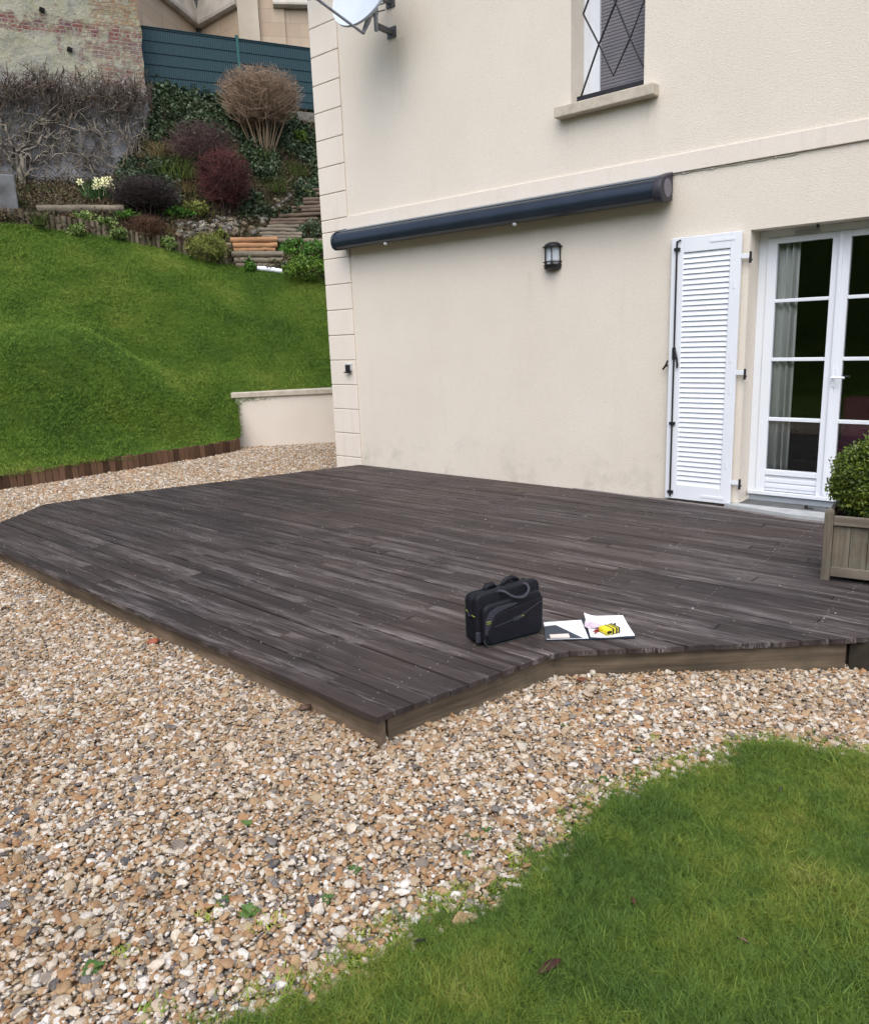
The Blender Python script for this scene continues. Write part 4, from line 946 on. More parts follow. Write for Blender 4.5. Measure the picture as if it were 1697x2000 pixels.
# ================================================================== OLD BRICK WALL
zb0 = onB(60, 353)[2]-1.2; zb1 = onB(0, -60)[2]+1.5
bo = bP.copy(); bo[2] = zb0
bw = thing('old_brick_wall', 'old brick and flaking render gable wall standing behind the garden bed', 'brick wall', bo, atan2(dF[1], dF[0]))
xr = float(np.dot(onB(283, 150)-bP, dF)); xl = xr-13
zband0, zband1 = [onB(100, v)[2]-zb0 for v in (68, 36)]
zgrey = onB(150, 170)[2]-zb0
q = NT('old_brickwork', .93, .12); v = q.coord('Object'); xyz = q.xyz(v); cmb = q.n('ShaderNodeCombineXYZ'); q.l(xyz[0], cmb.inputs[0]); q.l(xyz[2], cmb.inputs[1])
wob = q.noise(v, 2.2, 4); va = q.n('ShaderNodeVectorMath', operation='ADD'); q.l(cmb.outputs[0], va.inputs[0])
wc = q.n('ShaderNodeCombineXYZ'); q.l(q.math('MULTIPLY', wob, .05), wc.inputs[1]); q.l(q.math('MULTIPLY', wob, .03), wc.inputs[0]); q.l(wc.outputs[0], va.inputs[1])
def bricks(c1, c2, mo):
    b_ = q.n('ShaderNodeTexBrick'); b_.inputs['Scale'].default_value = 1; b_.inputs['Brick Width'].default_value = .235; b_.inputs['Row Height'].default_value = .078; b_.inputs['Mortar Size'].default_value = .010
    b_.inputs['Color1'].default_value = c4(c1); b_.inputs['Color2'].default_value = c4(c2); b_.inputs['Mortar'].default_value = c4(mo); q.l(va.outputs[0], b_.inputs['Vector']); return b_
br = bricks((.215, .08, .068), (.14, .066, .08), (.33, .30, .25)); bo_ = bricks((.30, .17, .085), (.24, .12, .06), (.30, .27, .21))
plast = q.ramp(q.noise(v, 2.4, 8, .72), [(.3, (.17, .165, .15)), (.42, (.30, .295, .25)), (.54, (.34, .33, .25)), (.66, (.38, .365, .29)), (.8, (.50, .49, .45))])
grey = q.ramp(q.noise(v, 1.9, 9, .75), [(.28, (.08, .078, .075)), (.40, (.22, .22, .23)), (.56, (.34, .34, .36)), (.75, (.45, .45, .48))])
hz = q.math('ADD', xyz[2], q.math('MULTIPLY', q.math('SUBTRACT', q.noise(v, 1.3, 6, .7), .5), .55))
band = q.math('MULTIPLY', q.maprange(hz, zband0-.03, zband0+.05), q.maprange(hz, zband1+.05, zband1-.03))
pierx = q.math('ADD', xyz[0], q.math('MULTIPLY', q.math('SUBTRACT', q.noise(v, 1.6, 5, .7), .5), .5)); pier = q.maprange(pierx, xr-1.02, xr-.92)
patch = q.maprange(q.noise(v, 1.1, 7, .7), .56, .60)
lowm = q.maprange(hz, zgrey+.35, zgrey-.25)
isb = q.math('MAXIMUM', q.math('MAXIMUM', band, q.math('MULTIPLY', pier, .78)), q.math('MULTIPLY', patch, .75))
isb = q.math('MULTIPLY', isb, q.math('SUBTRACT', 1.0, lowm))
flake = q.maprange(q.noise(v, 4.5, 8, .75), .43, .53, .08, 1); isb = q.math('MULTIPLY', isb, flake)
bc = q.mix(q.math('MULTIPLY', pier, q.maprange(xyz[2], zband1-.1, zband1+.1)), br.outputs['Color'], bo_.outputs['Color'])
c = q.mix(lowm, plast, grey); c = q.mix(isb, c, bc)
lich = q.math('MULTIPLY', q.maprange(q.noise(v, 3.1, 7, .7), .52, .66, 0, .65), q.math('SUBTRACT', 1.0, lowm)); c = q.mix(lich, c, (.30, .30, .17))
c = q.mix(q.maprange(q.noise(v, 9, 5, .7), .62, .70, 0, .7), c, (.05, .045, .04))
q.color(c); hgt = q.math('ADD', q.math('MULTIPLY', q.noise(v, 6, 8, .7), 1.0), q.math('MULTIPLY', q.math('MULTIPLY', isb, br.outputs['Fac']), -.4)); q.bump(hgt, 1, .06); MT['oldwall'] = q.m
nx, nz = 120, 90; Gw = np.zeros((nx, nz, 3))
for i, x in enumerate(np.linspace(xl, xr, nx)):
    for k, z in enumerate(np.linspace(0, zb1-zb0, nz)):
        e = .05*mnoise.noise(Vector((x*1.7, z*1.7, 3)))+.022*mnoise.noise(Vector((x*6, z*6, 9)))
        if z < zgrey: e += .10*sstep(zgrey+.2, zgrey-.5, z)*(.6+.8*mnoise.noise(Vector((x*.9, z*1.1, 7))))
        ex = .05*mnoise.noise(Vector((z*2.2, 5, 0)))+ (.0 if z > zgrey else .10*sstep(zgrey, zgrey-1.2, z))
        Gw[i, k] = (x+(ex if i > nx-4 else 0), -.02-e, z)
me_o = grid_mesh('wall', Gw, MT['oldwall']); me_o.parent = bw
m = MB(); m.bx(xl, xr-.05, .06, .5, 0, zb1-zb0); m.build('core', MT['oldwall'], bw)
m = MB(); m.bx(xr-.5, xr-.02, -.30, -.08, 0, .01)
# two dark putlog holes
for u, v_ in ((82, 20), (136, 97)):
    P = onB(u, v_)-bP; x = np.dot(P, dF); z = onB(u, v_)[2]-zb0; MB().box((x, -.05, z), (.10, .05, .075), Euler((0, .3, 0)).to_matrix()).build('hole', MT['dark'], bw)
# concrete block wall at the far left
cb = at(14, 437, 16.6); o = thing('concrete_block', 'grey stained concrete pier at the left edge below the brick wall', 'concrete pier', cb, atan2(dF[1], dF[0]))
m = MB(); m.bx(-2.6, .22, -.1, 1.2, -.5, .82); m.build('pier', simple('stained_concrete', (.21, .22, .235), (.085, .085, .085), .9, .2, 2.5, .5), o, bevel=.02)

# bare climber on the wall
def wig(P, Q, n=12, amp=.12, sag=0, rs=random):
    P = Vector(tuple(P)); Q = Vector(tuple(Q)); o = []; ph = rs.random()*9; ph2 = rs.random()*9
    for i in range(n+1):
        t = i/n; k = sin(pi*t)
        o.append(P.lerp(Q, t)+Vector((amp*k*mnoise.noise(Vector((t*4, ph, 0))), amp*k*mnoise.noise(Vector((t*4, ph2, 3))), amp*k*1.3*mnoise.noise(Vector((t*4, ph, 6)))-sag*k)))
    return o
MT['vine'] = simple('vine_bark', (.255, .225, .185), (.15, .13, .105), .9, .15, 5)
MT['twigs'] = simple('vine_twigs', (.16, .125, .10), (.08, .06, .05), .9, .1, 2.5)
vr = random.Random(5); v0 = slope_at(42, 378, 16.5, 20); cl = thing('climbing_vine', 'leafless woody climber spreading over the old brick wall', 'climbing plant', v0)
vv0 = Vector(tuple(v0)); m = MB()
def Bp(u, v, off=.2): return Vector(tuple(onB(u, v, off)))-vv0
for pl, r in (([(46, 385), (40, 340), (22, 280), (2, 235), (-30, 190)], .026), ([(47, 385), (46, 330), (38, 290), (60, 250), (100, 230), (130, 205), (165, 190), (215, 188), (250, 175), (275, 190)], .034),
              ([(44, 385), (36, 330), (60, 290), (95, 262), (88, 205), (70, 165)], .028), ([(45, 380), (55, 335), (80, 300), (140, 315), (170, 345)], .018), ([(80, 300), (110, 285), (160, 300), (185, 340), (210, 350)], .015),
              ([(60, 290), (20, 300), (-30, 310)], .02), ([(95, 262), (150, 250), (200, 262), (240, 250)], .016), ([(130, 205), (175, 240), (205, 290), (220, 320)], .014), ([(215, 188), (245, 220), (265, 260)], .014), ([(36, 330), (10, 300), (-20, 270)], .018)):
    pts = []
    for a, b_ in zip(pl[:-1], pl[1:]):
        pts += wig(Bp(*a, vr.uniform(.16, .3)), Bp(*b_, vr.uniform(.16, .3)), 6, .14, 0, vr)[:-1]
    k = len(pts); m.tube(pts, [1.35*r*(1-.5*i/k) for i in range(k)], 6)
m.build('stem', MT['vine'], cl, smooth=True)
m = MB()
for _ in range(210):
    u, v_ = vr.uniform(-25, 285), vr.uniform(195, 345); a = vr.uniform(-pi, pi); Lp_ = vr.uniform(30, 110)
    P = Bp(u, v_, vr.uniform(.14, .36)); Q = Bp(min(288, u+cos(a)*Lp_), min(352, max(150, v_-sin(a)*Lp_)), vr.uniform(.14, .3)); m.tube(wig(P, Q, 8, .35, .05, vr), vr.uniform(.006, .014), 4, 0, 0, False)
m.build('branch', MT['vine'], cl)
m = MB()
for _ in range(1000):      # hanging tangle along the top of the climber
    u = vr.uniform(-40, 292); v_ = 176+vr.gauss(0, 15)+ (8 if u > 120 else -6); a = radians(vr.choice([vr.uniform(-130, -40), vr.uniform(20, 160), vr.uniform(0, 360)])); Lp_ = vr.uniform(10, 34)
    P = Bp(u, v_, vr.uniform(.12, .55)); Q = Bp(min(296, u+cos(a)*Lp_), v_-sin(a)*Lp_, vr.uniform(.12, .5)); m.tube(wig(P, Q, 5, .22, .03, vr), vr.uniform(.003, .0075), 3, 0, 0, False)
for _ in range(150):
    u = vr.uniform(-30, 290); v_ = vr.uniform(175, 300); P = Bp(u, v_, vr.uniform(.12, .3)); Q = Bp(min(295, u+vr.gauss(0, 12)), v_+vr.uniform(20, 60), vr.uniform(.12, .3)); m.tube(wig(P, Q, 5, .2, 0, vr), vr.uniform(.003, .006), 3, 0, 0, False)
tag(m.build('twigs', MT['twigs'], cl), kind='stuff')

# ================================================================== CHURCH-LIKE BUILDING BEYOND
q = NT('pale_limestone', .9, .15); v = q.coord('Object'); bk = q.n('ShaderNodeTexBrick'); bk.inputs['Scale'].default_value = 1; bk.inputs['Brick Width'].default_value = .75; bk.inputs['Row Height'].default_value = .36; bk.inputs['Mortar Size'].default_value = .006
bk.inputs['Color1'].default_value = (.46, .375, .285, 1); bk.inputs['Color2'].default_value = (.40, .305, .225, 1); bk.inputs['Mortar'].default_value = (.27, .215, .165, 1)
xz = q.xyz(v); cb_ = q.n('ShaderNodeCombineXYZ'); q.l(q.math('ADD', xz[0], xz[1]), cb_.inputs[0]); q.l(xz[2], cb_.inputs[1]); q.l(cb_.outputs[0], bk.inputs['Vector'])
c = q.mix(q.maprange(q.noise(v, 1.3, 6, .65), .4, .65, 0, .5), bk.outputs['Color'], (.36, .30, .23)); q.color(c); q.bump(q.noise(v, 20, 4), .2, .02); MT['lime'] = q.m
MT['limepale'] = simple('dressed_stone', (.46, .41, .335), (.38, .335, .27), .9, .15, 1.5)
MT['limegrey'] = simple('weathered_stone', (.46, .43, .385), (.31, .29, .26), .9, .15, 2.2, .3, bscale=9, bdist=.03)
K0, K1, K2 = at(262, 20, 24.0), at(387, 52, 27.5), at(468, 12, 25.6); K3 = at(660, 4, 25.6)
zc = K1[2]; chu = thing('stone_building', 'pale stone church-like building standing behind the green fence', 'building', (K1[0], K1[1], fb[0][2]))
def KL(P, z): return (P[0]-K1[0], P[1]-K1[1], z-fb[0][2])
zbase = fb[0][2]+.06; ztp = zc+3.2
m = MB()
def away(P, Q, k): 
    d = np.array([Q[1]-P[1], -(Q[0]-P[0]), 0]); d /= np.linalg.norm(d); 
    return d*k if np.dot(d[:2], (P-CAM)[:2]) > 0 else -d*k
for P, Q in ((K0, K1), (K1, K2), (K2, K3)):
    a = away(P, Q, .6); m.add([KL(P, zbase), KL(Q, zbase), KL(Q+a, zbase), KL(P+a, zbase), KL(P, ztp), KL(Q, ztp), KL(Q+a, ztp), KL(P+a, ztp)], [(3, 2, 1, 0), (4, 5, 6, 7), (0, 1, 5, 4), (1, 2, 6, 5), (2, 3, 7, 6), (3, 0, 4, 7)])
m.build('wall', MT['lime'], chu)
def ledge(P, Q, zlo, h1, dep, h2, nm, mat):
    a = -away(P, Q, 1); e = a*dep; m = MB()
    prof = [(0, 0), (dep*.6, 0), (dep, .05), (dep, .05+h1), (.02, .05+h1+h2), (0, .05+h1+h2)]
    vs = []; 
    for S in (P, Q): vs += [KL(S+a*x, zlo+z) for x, z in prof]
    n = len(prof); m.add(vs, [list(range(n)), list(range(n, 2*n))[::-1]]+[[i, (i+1) % n, n+(i+1) % n, n+i] for i in range(n)]); return m.build(nm, mat, chu)
dz = lambda px, D=26.: px*D/FPX
zl0 = onplane(387, 52, K1, away(K0, K1, 1))[2]
ledge(K0, K1, at(387, 56, 27.4)[2], .09, .16, .62, 'ledge', MT['limegrey']); ledge(K1, K2, at(387, 56, 27.4)[2], .09, .16, .62, 'ledge', MT['limegrey'])
a = -away(K2, K3, 1); d3 = (K3-K2)/np.linalg.norm(K3-K2); zt2 = at(535, 9, 25.3)[2]
m = MB(); W0, W1 = K2-d3*.06, K2+d3*.52
m.add([KL(P+a*k, z) for z in (zbase, ztp) for P, k in ((W0, .22), (W1, .22), (W1, -.0), (W0, -.0))], [(3, 2, 1, 0), (4, 5, 6, 7), (0, 1, 5, 4), (1, 2, 6, 5), (2, 3, 7, 6), (3, 0, 4, 7)]); m.build('buttress', MT['limepale'], chu)
m = MB(); W0, W1 = K2+d3*.53, K2+d3*1.25
m.add([KL(P+a*k, z) for z in (zbase, zt2+.02) for P, k in ((W0, .06), (W1, .06), (W1, -.0), (W0, -.0))], [(3, 2, 1, 0), (4, 5, 6, 7), (0, 1, 5, 4), (1, 2, 6, 5), (2, 3, 7, 6), (3, 0, 4, 7)]); m.build('buttress', MT['lime'], chu)
ledge(K2+d3*.95, K3+d3*2, zt2, .05, .22, .35, 'cornice', MT['limegrey'])
dn_ = K1-away(K0, K1, .12)-away(K1, K2, .12)
m = MB(); m.tube([KL(dn_, zbase), KL(dn_, ztp-.3)], .055, 10)
for zz in np.arange(zbase+.6, ztp-.4, 1.1): m.tube([KL(dn_, zz), KL(dn_, zz+.09)], .075, 10)
m.build('drainpipe', simple('lead_pipe', (.075, .07, .078), (.04, .038, .042), .6, .4, 6), chu)

# ================================================================== LOG STEPS
lg = random.Random(21)
def log_mat(name, l, d): return wood(name, l, d, 0, .9, .5)
MT['log_new'] = log_mat('fresh_log', (.42, .235, .125), (.27, .14, .07)); MT['log_grey'] = log_mat('weathered_log', (.235, .205, .155), (.12, .10, .075)); MT['log_brown'] = log_mat('brown_log', (.175, .13, .095), (.085, .06, .045))
def logs(thg, rows):
    base = Vector(thg.location)
    for (ul, vl, ur, vr_, D, rad, mt) in rows:
        P, Q = Vector(tuple(at(ul, vl, D))), Vector(tuple(at(ur, vr_, D+.12))); d = (Q-P); L_ = d.length; n = 9
        pts = [(-L_/2+L_*i/n, lg.gauss(0, .004), lg.gauss(0, .004)) for i in range(n+1)]
        mm = MB(); mm.tube(pts, [rad*lg.uniform(.95, 1.05) for _ in pts], 12); o = mm.build('log', mt, thg, smooth=True, auto=radians(50))
        o.location = (P+Q)/2-base; o.rotation_euler = (0, -math.asin(d.z/L_), atan2(d.y, d.x))
s1 = thing('log_steps', 'short lower flight of garden steps faced with orange new logs above grey old logs', 'steps', at(500, 522, 16.75))
logs(s1, [(450, 469.5, 541, 467.5, 17.25, .062, MT['log_new']), (455, 480.5, 541, 479, 17.2, .062, MT['log_new']), (456, 488.5, 537, 488, 17.19, .055, MT['log_new']),
          (452, 496.5, 553, 496.5, 16.9, .068, MT['log_grey']), (457, 508.5, 553, 508, 16.86, .060, MT['log_grey']), (460, 518.5, 551, 518.5, 16.85, .058, MT['log_grey'])])
m = MB(); 
for (u0, u1, v_, D, dp) in ((452, 541, 466, 17.32, .5), (452, 552, 493, 16.97, .28)):
    P, Q = at(u0, v_, D), at(u1, v_, D); e = np.array([Q[1]-P[1], -(Q[0]-P[0]), 0]); e /= -np.linalg.norm(e)
    if np.dot(e, P-CAM) < 0: e = -e
    z1 = min(P[2], Q[2])+.0; vs = [P, Q, Q+e*dp, P+e*dp]; b0 = np.array(s1.location); m.add([tuple((p-b0)[:2])+(z1-.5-b0[2],) for p in vs]+[tuple((p-b0)[:2])+(z1-b0[2],) for p in vs], [(3, 2, 1, 0), (4, 5, 6, 7), (0, 1, 5, 4), (1, 2, 6, 5), (2, 3, 7, 6), (3, 0, 4, 7)])
m.build('tread', MT['slope'], s1)
s2 = thing('log_steps', 'long upper flight of narrow brown log steps climbing toward the green fence', 'steps', at(570, 470, 17.4))
rows = [(542, 470, 680, 472, 17.45, .06, MT['log_grey'])]
for (ul, vl, ur, vr_, D) in [(a_-0, b_, c_, d_, e_-.15) for a_, b_, c_, d_, e_ in ((511, 463, 588, 463, 17.62), (507, 456, 590, 457, 17.66), (505, 448, 593, 450, 17.9), (522, 442.5, 617, 441, 18.05), (526, 436.5, 617, 434.5, 18.1), (528, 430, 620, 427.5, 18.3), (544, 422, 640, 416.5, 18.5),
        (567, 412, 650, 408, 18.7), (569, 405.5, 650, 401.5, 18.75), (590, 396.5, 660, 394, 18.95), (592, 390, 660, 387, 19.0), (617, 379, 670, 379, 19.3), (610, 371, 680, 369, 19.5))]:
    rows.append((ul, vl, ur, vr_, D, .046, MT['log_brown'] if vl < 440 else MT['log_grey']))
logs(s2, rows)
m = MB(); b0 = np.array(s2.location)
for (ul, vl, ur, vr_, D, rad, mt) in rows:
    P, Q = at(ul, vl-2, D+.05), at(ur, vr_-2, D+.12); vs = [P, Q, Q-nF*.55, P-nF*.55]; z1 = max(P[2], Q[2])-.03
    m.add([tuple((p-b0)[:2])+(z1-.22-b0[2],) for p in vs]+[tuple((p-b0)[:2])+(z1-b0[2],) for p in vs], [(3, 2, 1, 0), (4, 5, 6, 7), (0, 1, 5, 4), (1, 2, 6, 5), (2, 3, 7, 6), (3, 0, 4, 7)])
m.build('tread', MT['slope'], s2)
def log_thing(name, label, cat, a, b_, D, rad, mt, D2=None):
    P, Q = Vector(tuple(at(*a, D))), Vector(tuple(at(*b_, D2 or D+.1))); d = Q-P; L_ = d.length
    o = MB().tube([(-L_/2+L_*i/8, lg.gauss(0, .004), lg.gauss(0, .004)) for i in range(9)], [rad*lg.uniform(.95, 1.05) for _ in range(9)], 12).build(name, mt, None, smooth=True, auto=radians(50))
    o.location = (P+Q)/2; o.rotation_euler = (0, -math.asin(d.z/L_), atan2(d.y, d.x)); return tag(o, label, cat)
log_thing('timber_log', 'single long grey log lying below the daffodils in the garden bed', 'log', (72, 409), (241, 408), 17.0, .085, MT['log_grey'])
log_thing('white_pipe', 'left of two short white pipe pieces at the foot of the log steps', 'pipe', (503, 522.5), (527, 526), 16.75, .05, MT['white'], 16.72)
log_thing('white_pipe', 'right of two short white pipe pieces at the foot of the log steps', 'pipe', (528, 526.3), (551, 529), 16.72, .05, MT['white'], 16.7)
P = at(593, 522, 17.0); o = MB().tube([(0, 0, -.3), (.005, 0, .45)], [.035, .03], 8).build('wooden_post', MT['oldlog'], None, attr=True); o.location = Vector(tuple(P)); tag(o, 'short weathered wooden post standing right of the lower log steps', 'post')

# ================================================================== ROCKS in the rockery
RM = []
for i, (l, d) in enumerate((((.55, .51, .44), (.26, .24, .19)), ((.40, .39, .36), (.18, .17, .14)), ((.42, .34, .24), (.19, .145, .095)))):
    q = NT('rock', .9, .2); v = q.coord('Object'); c = q.ramp(q.noise(v, 1.2, 7, .7), [(.3, d), (.65, l)]); c = q.mix(q.maprange(q.noise(q.coord('World'), 5, 5), .55, .68, 0, .6), c, (.08, .085, .03)); q.color(c); q.bump(q.noise(v, 3, 6), .7, .3); RM.append(q.m)
rmesh = [stone_mesh(100+i, RM[i % 3], 2, (1, .8, .62), .5, False) for i in range(9)]
rk = random.Random(33)
def rock(u, v, s, label, group='rocks in the rockery', i=None, D=None):
    P = slope_at(u, v, 16.2) if D is None else at(u, v, D); o = bpy.data.objects.new('rock', rmesh[rk.randrange(9) if i is None else i]); COL.objects.link(o)
    o.location = Vector(tuple(P)); o.location.z += s*.15; o.scale = (s, s, s); o.rotation_euler = (rk.gauss(0, .3), rk.gauss(0, .3), rk.random()*6.28); return tag(o, label, 'rock', group)
for _ in range(120):
    t = rk.random(); u = 345+175*t; vlo = 425+ (12 if u < 420 else 0); v_ = rk.uniform(vlo, 466-6*t)
    if u > 505 and v_ > 445: v_ -= 15
    rock(u, v_, rk.uniform(.055, .13), 'rough pale flint rock heaped in the rockery left of the log steps')
for _ in range(34):
    t = rk.random(); rock(528+92*t+rk.gauss(0, 5), 418-70*t+rk.gauss(0, 7), rk.uniform(.045, .10), 'small stone in the line of rocks along the upper log steps', 'rocks along the upper steps')
for u, v_, s, lb in ((447, 474, .10, 'white rounded stone beside the top orange log of the steps'), (446, 484, .12, 'bluish grey stone left of the orange logs'), (555, 478, .10, 'grey green stone right of the orange logs'), (556, 520, .13, 'mossy stone right of the white pipe pieces'), (560, 506, .08, 'brown stone beside the grey logs of the lower steps'),
                     (393, 452, .17, 'largest pale rock at the lower left of the rockery'), (377, 455, .11, 'tan rock beside the largest pale rock'), (116, 359, .11, 'smooth white stone at the foot of the old brick wall'), (244, 406, .07, 'small pale stone at the right end of the grey log'), (559, 392, .07, 'white pointed stone above the rockery'), (275, 425, .07, 'pale stone above the brown cushion shrub')):
    rock(u, v_, s, lb, None)

# ================================================================== SHRUBS AND PLANTS
def twig_shrub(name, label, cat, u, v, D, W, H, n, mats, r=.006, base=.12, ball=(.62, .40), nst=22, seed=1, twig_r=.003, hole=None, kmin=3):
    """bare shrub: stems fan out from one base, fine twigs fill a rounded outline (centre height, half height as shares of H)"""
    rs = random.Random(seed); P = at(u, v, D) if D else slope_at(u, v, 16.2); t = thing(name, label, cat, P); m1 = MB(); m2 = MB(); knots = []
    cz, hz_ = ball[0]*H, ball[1]*H
    for i in range(nst):
        a = i*2.399; rr = sqrt((i+.5)/nst); b0 = Vector((cos(a)*base*rr*.5, sin(a)*base*rr*.5, -.12)); tip = Vector((cos(a)*rr*W*.46, sin(a)*rr*W*.46, cz+hz_*.75*sqrt(max(0, 1-rr*rr*.95)))); mid = Vector((tip.x*.62, tip.y*.62, tip.z*.48)); pts = []
        for k in range(10):
            s_ = k/9; p = b0*(1-s_)**2+mid*2*s_*(1-s_)+tip*s_*s_; pts.append(p+Vector((rs.gauss(0, 1), rs.gauss(0, 1), 0))*.012*W*s_)
        m1.tube(pts, [r*2.4*(1-.8*k/9) for k in range(10)], 5, 0, 0, False); knots += [(p, k) for k, p in enumerate(pts) if k >= kmin]
    for i in range(n):
        while True:
            d = Vector((rs.gauss(0, 1), rs.gauss(0, 1), rs.gauss(.12, 1))).normalized(); q_ = d*(rs.random()**.28 if rs.random() < .75 else rs.random()); e = Vector((q_.x*W/2, q_.y*W/2, cz+q_.z*hz_*(1.0 if q_.z > 0 else 1.15)))
            if hole is None or (e-Vector(hole[:3])).length > hole[3] or rs.random() < .1: break
        c_ = [knots[rs.randrange(len(knots))] for _ in range(7)]
        c_ = [k for k in c_ if k[0].z < e.z] or c_; p, k = min(c_, key=lambda k: (k[0]-e).length+abs(e.z-k[0].z)*-.1)
        mid = p.lerp(e, .5)+Vector((rs.gauss(0, .03), rs.gauss(0, .03), rs.gauss(.0, .03)))*W*.6+Vector((0, 0, -.03*W)); tr_ = twig_r*rs.uniform(.6, 1.2)
        m2.tube([p, p.lerp(mid, .6), mid, mid.lerp(e, .55), e], [tr_*1.3, tr_*1.1, tr_, tr_*.8, tr_*.6], 3, 0, 0, False)
    m1.build('stem', mats[0], t, smooth=True); tw = m2.build('twigs', mats[1], t); tag(tw, kind='stuff'); return t
def leafy(name, label, cat, P, W, H, n, mat, sp=(12, .05, .03, .05, .8), seed=1, core=True, group=None, shell=.5):
    rs = np.random.default_rng(seed); t = thing(name, label, cat, P, group=group); vs = variants([sprig_mesh(seed*10+i, mat, *sp) for i in range(4)]); pts = []
    for _ in range(n):
        d = Vector(rs.normal(size=3)).normalized(); rr = shell+(1-shell)*rs.random()**.5; k = 1+.22*mnoise.noise(d*2.3+Vector((seed*3.1, 0, 0)))
        pts.append((d.x*rr*W/2*k, d.y*rr*W/2*k, H*(.42+.56*d.z*rr*k)))
    m = MB()
    for k in range(4): a = k*1.6+seed; m.tube([(0, 0, -.1), (.12*W*cos(a), .12*W*sin(a), H*.4), (.3*W*cos(a), .3*W*sin(a), H*.75)], [.02*W, .014*W, .006*W], 5)
    m.build('stem', MT['bark'], t); merged('foliage', pts, rs.uniform(0, 6.28, (n, 3)), rs.uniform(.7, 1.3, n), vs, t); return t
def grassy(name, label, cat, P, mat, n=5, h=.3, seed=1, rad=.15, wd=.012, group=None):
    t = thing(name, label, cat, P, group=group); me = tuft_mesh(seed, mat, n*30, h, wd, rad, 1.0); o = bpy.data.objects.new('leaves', me); COL.objects.link(o); o.parent = t; return t
MT['tan_twig'] = simple('tan_twigs', (.33, .235, .165), (.19, .13, .09), .9, .1, 3); MT['tan_stem'] = simple('tan_stems', (.30, .225, .15), (.17, .12, .08), .9, .1, 3)
twig_shrub('pruned_shrub', 'big leafless tan shrub clipped to a dome in front of the green fence', 'shrub', 516, 292, 19.5, 2.05, 1.80, 2500, (MT['tan_stem'], MT['tan_twig']), .0058, .4, (.66, .33), 30, 4, .0044, (.42, .30, 1.12, .20), 4)
MT['red_twig'] = simple('dark_red_twigs', (.112, .036, .033), (.055, .026, .025), .8, .2, 3); MT['plum_twig'] = simple('plum_twigs', (.12, .072, .068), (.07, .045, .045), .9, .1, 2); MT['darktwig'] = simple('dark_twigs', (.065, .046, .043), (.04, .028, .028), .9, .1, 2)
twig_shrub('red_shrub', 'dense dark red twiggy shrub in the middle of the slope', 'shrub', 443, 415, 17.9, 1.32, 1.36, 2100, (MT['darktwig'], MT['red_twig']), .006, .4, (.52, .47), 20, 6, .0042)
twig_shrub('twiggy_shrub', 'loose plum brown bare shrub behind the red shrub', 'shrub', 395, 335, 18.7, 1.7, 1.10, 1000, (MT['darktwig'], MT['plum_twig']), .005, .4, (.55, .45), 20, 8, .0036)
twig_shrub('low_shrub', 'low spreading blackish shrub above the rockery beside the daffodils', 'shrub', 285, 412, 17.3, 1.6, .72, 1500, (MT['darktwig'], simple('black_plum_twigs', (.062, .046, .046), (.036, .028, .030), .9, .1, 2)), .006, .6, (.5, .5), 18, 9, .0045)
twig_shrub('cushion_shrub', 'rounded brown cushion shrub just behind the log roll edging', 'shrub', 286, 470, 16.95, .95, .52, 1300, (MT['darktwig'], simple('russet_twigs', (.16, .085, .055), (.085, .05, .036), .9, .1, 3)), .005, .4, (.5, .5), 16, 10, .0036)
twig_shrub('cushion_shrub', 'small dark cushion shrub left of the golden conifer', 'shrub', 368, 492, 16.95, .55, .36, 500, (MT['darktwig'], MT['plum_twig']), .005, .2, (.5, .5), 12, 12, .0036)
twig_shrub('dry_shrub', 'tiny reddish brown shrub below the left end of the grey log', 'shrub', 138, 445, 16.75, .48, .28, 300, (MT['darktwig'], simple('rusty_twigs', (.16, .075, .052), (.085, .04, .03), .9, .1, 3)), .005, .2, (.5, .5), 10, 13, .0034)
MT['sedge'] = simple('sedge_green', (.075, .105, .018), (.035, .055, .010), .7, .2, 2, coord='World'); MT['straw'] = simple('straw', (.20, .155, .07), (.10, .075, .035), .8, .1, 3, coord='World')
MT['bright'] = leaf('bright_leaves', [(.2, (.05, .11, .012)), (.6, (.105, .19, .02)), (.9, (.19, .27, .04))], .5, .3, 6); MT['lgreen'] = leaf('light_green_leaves', [(.2, (.07, .12, .03)), (.6, (.16, .23, .055)), (.9, (.36, .42, .16))], .5, .3, 8)
MT['gold'] = leaf('golden_conifer', [(.2, (.085, .11, .022)), (.6, (.17, .19, .042)), (.9, (.30, .31, .085))], .6, .2, 6); MT['midg'] = leaf('mid_green_leaves', [(.2, (.028, .085, .010)), (.6, (.06, .16, .016)), (.9, (.12, .24, .03))], .5, .3, 5)
MT['ivy'] = leaf('ivy_leaves', [(.15, (.022, .038, .018)), (.45, (.042, .070, .032)), (.7, (.072, .105, .052)), (.9, (.12, .15, .09))], .5, .3, 1.1, rnd=.6)
for i, (u, v_, h, r_, mt, lb) in enumerate(((338, 350, .62, .30, 'sedge', 'large arching olive green sedge clump in the middle of the slope'), (312, 318, .55, .16, 'straw', 'tuft of straw coloured dry grass by the corner of the old brick wall'), (375, 352, .5, .22, 'sedge', 'smaller olive sedge clump between the large sedge and the red shrub'), (508, 315, .28, .22, 'sedge', 'olive green tuft under the big clipped shrub'), (580, 345, .42, .22, 'sedge', 'olive tuft halfway up the ivy bank beside the house corner'),
        (540, 380, .42, .25, 'sedge', 'olive tuft right of the red shrub'), (362, 378, .4, .2, 'straw', 'dry straw tuft left of the red shrub'), (330, 462, .25, .14, 'straw', 'dry tan tuft behind the brown cushion shrub'), (80, 452, .24, .12, 'sedge', 'small dark tuft at the left end of the garden bed'))):
    grassy('grass_tuft', lb, 'grass tuft', slope_at(u, v_, 16.2), MT[mt], 5, h, 40+i, r_, .011, 'grass tufts on the slope')
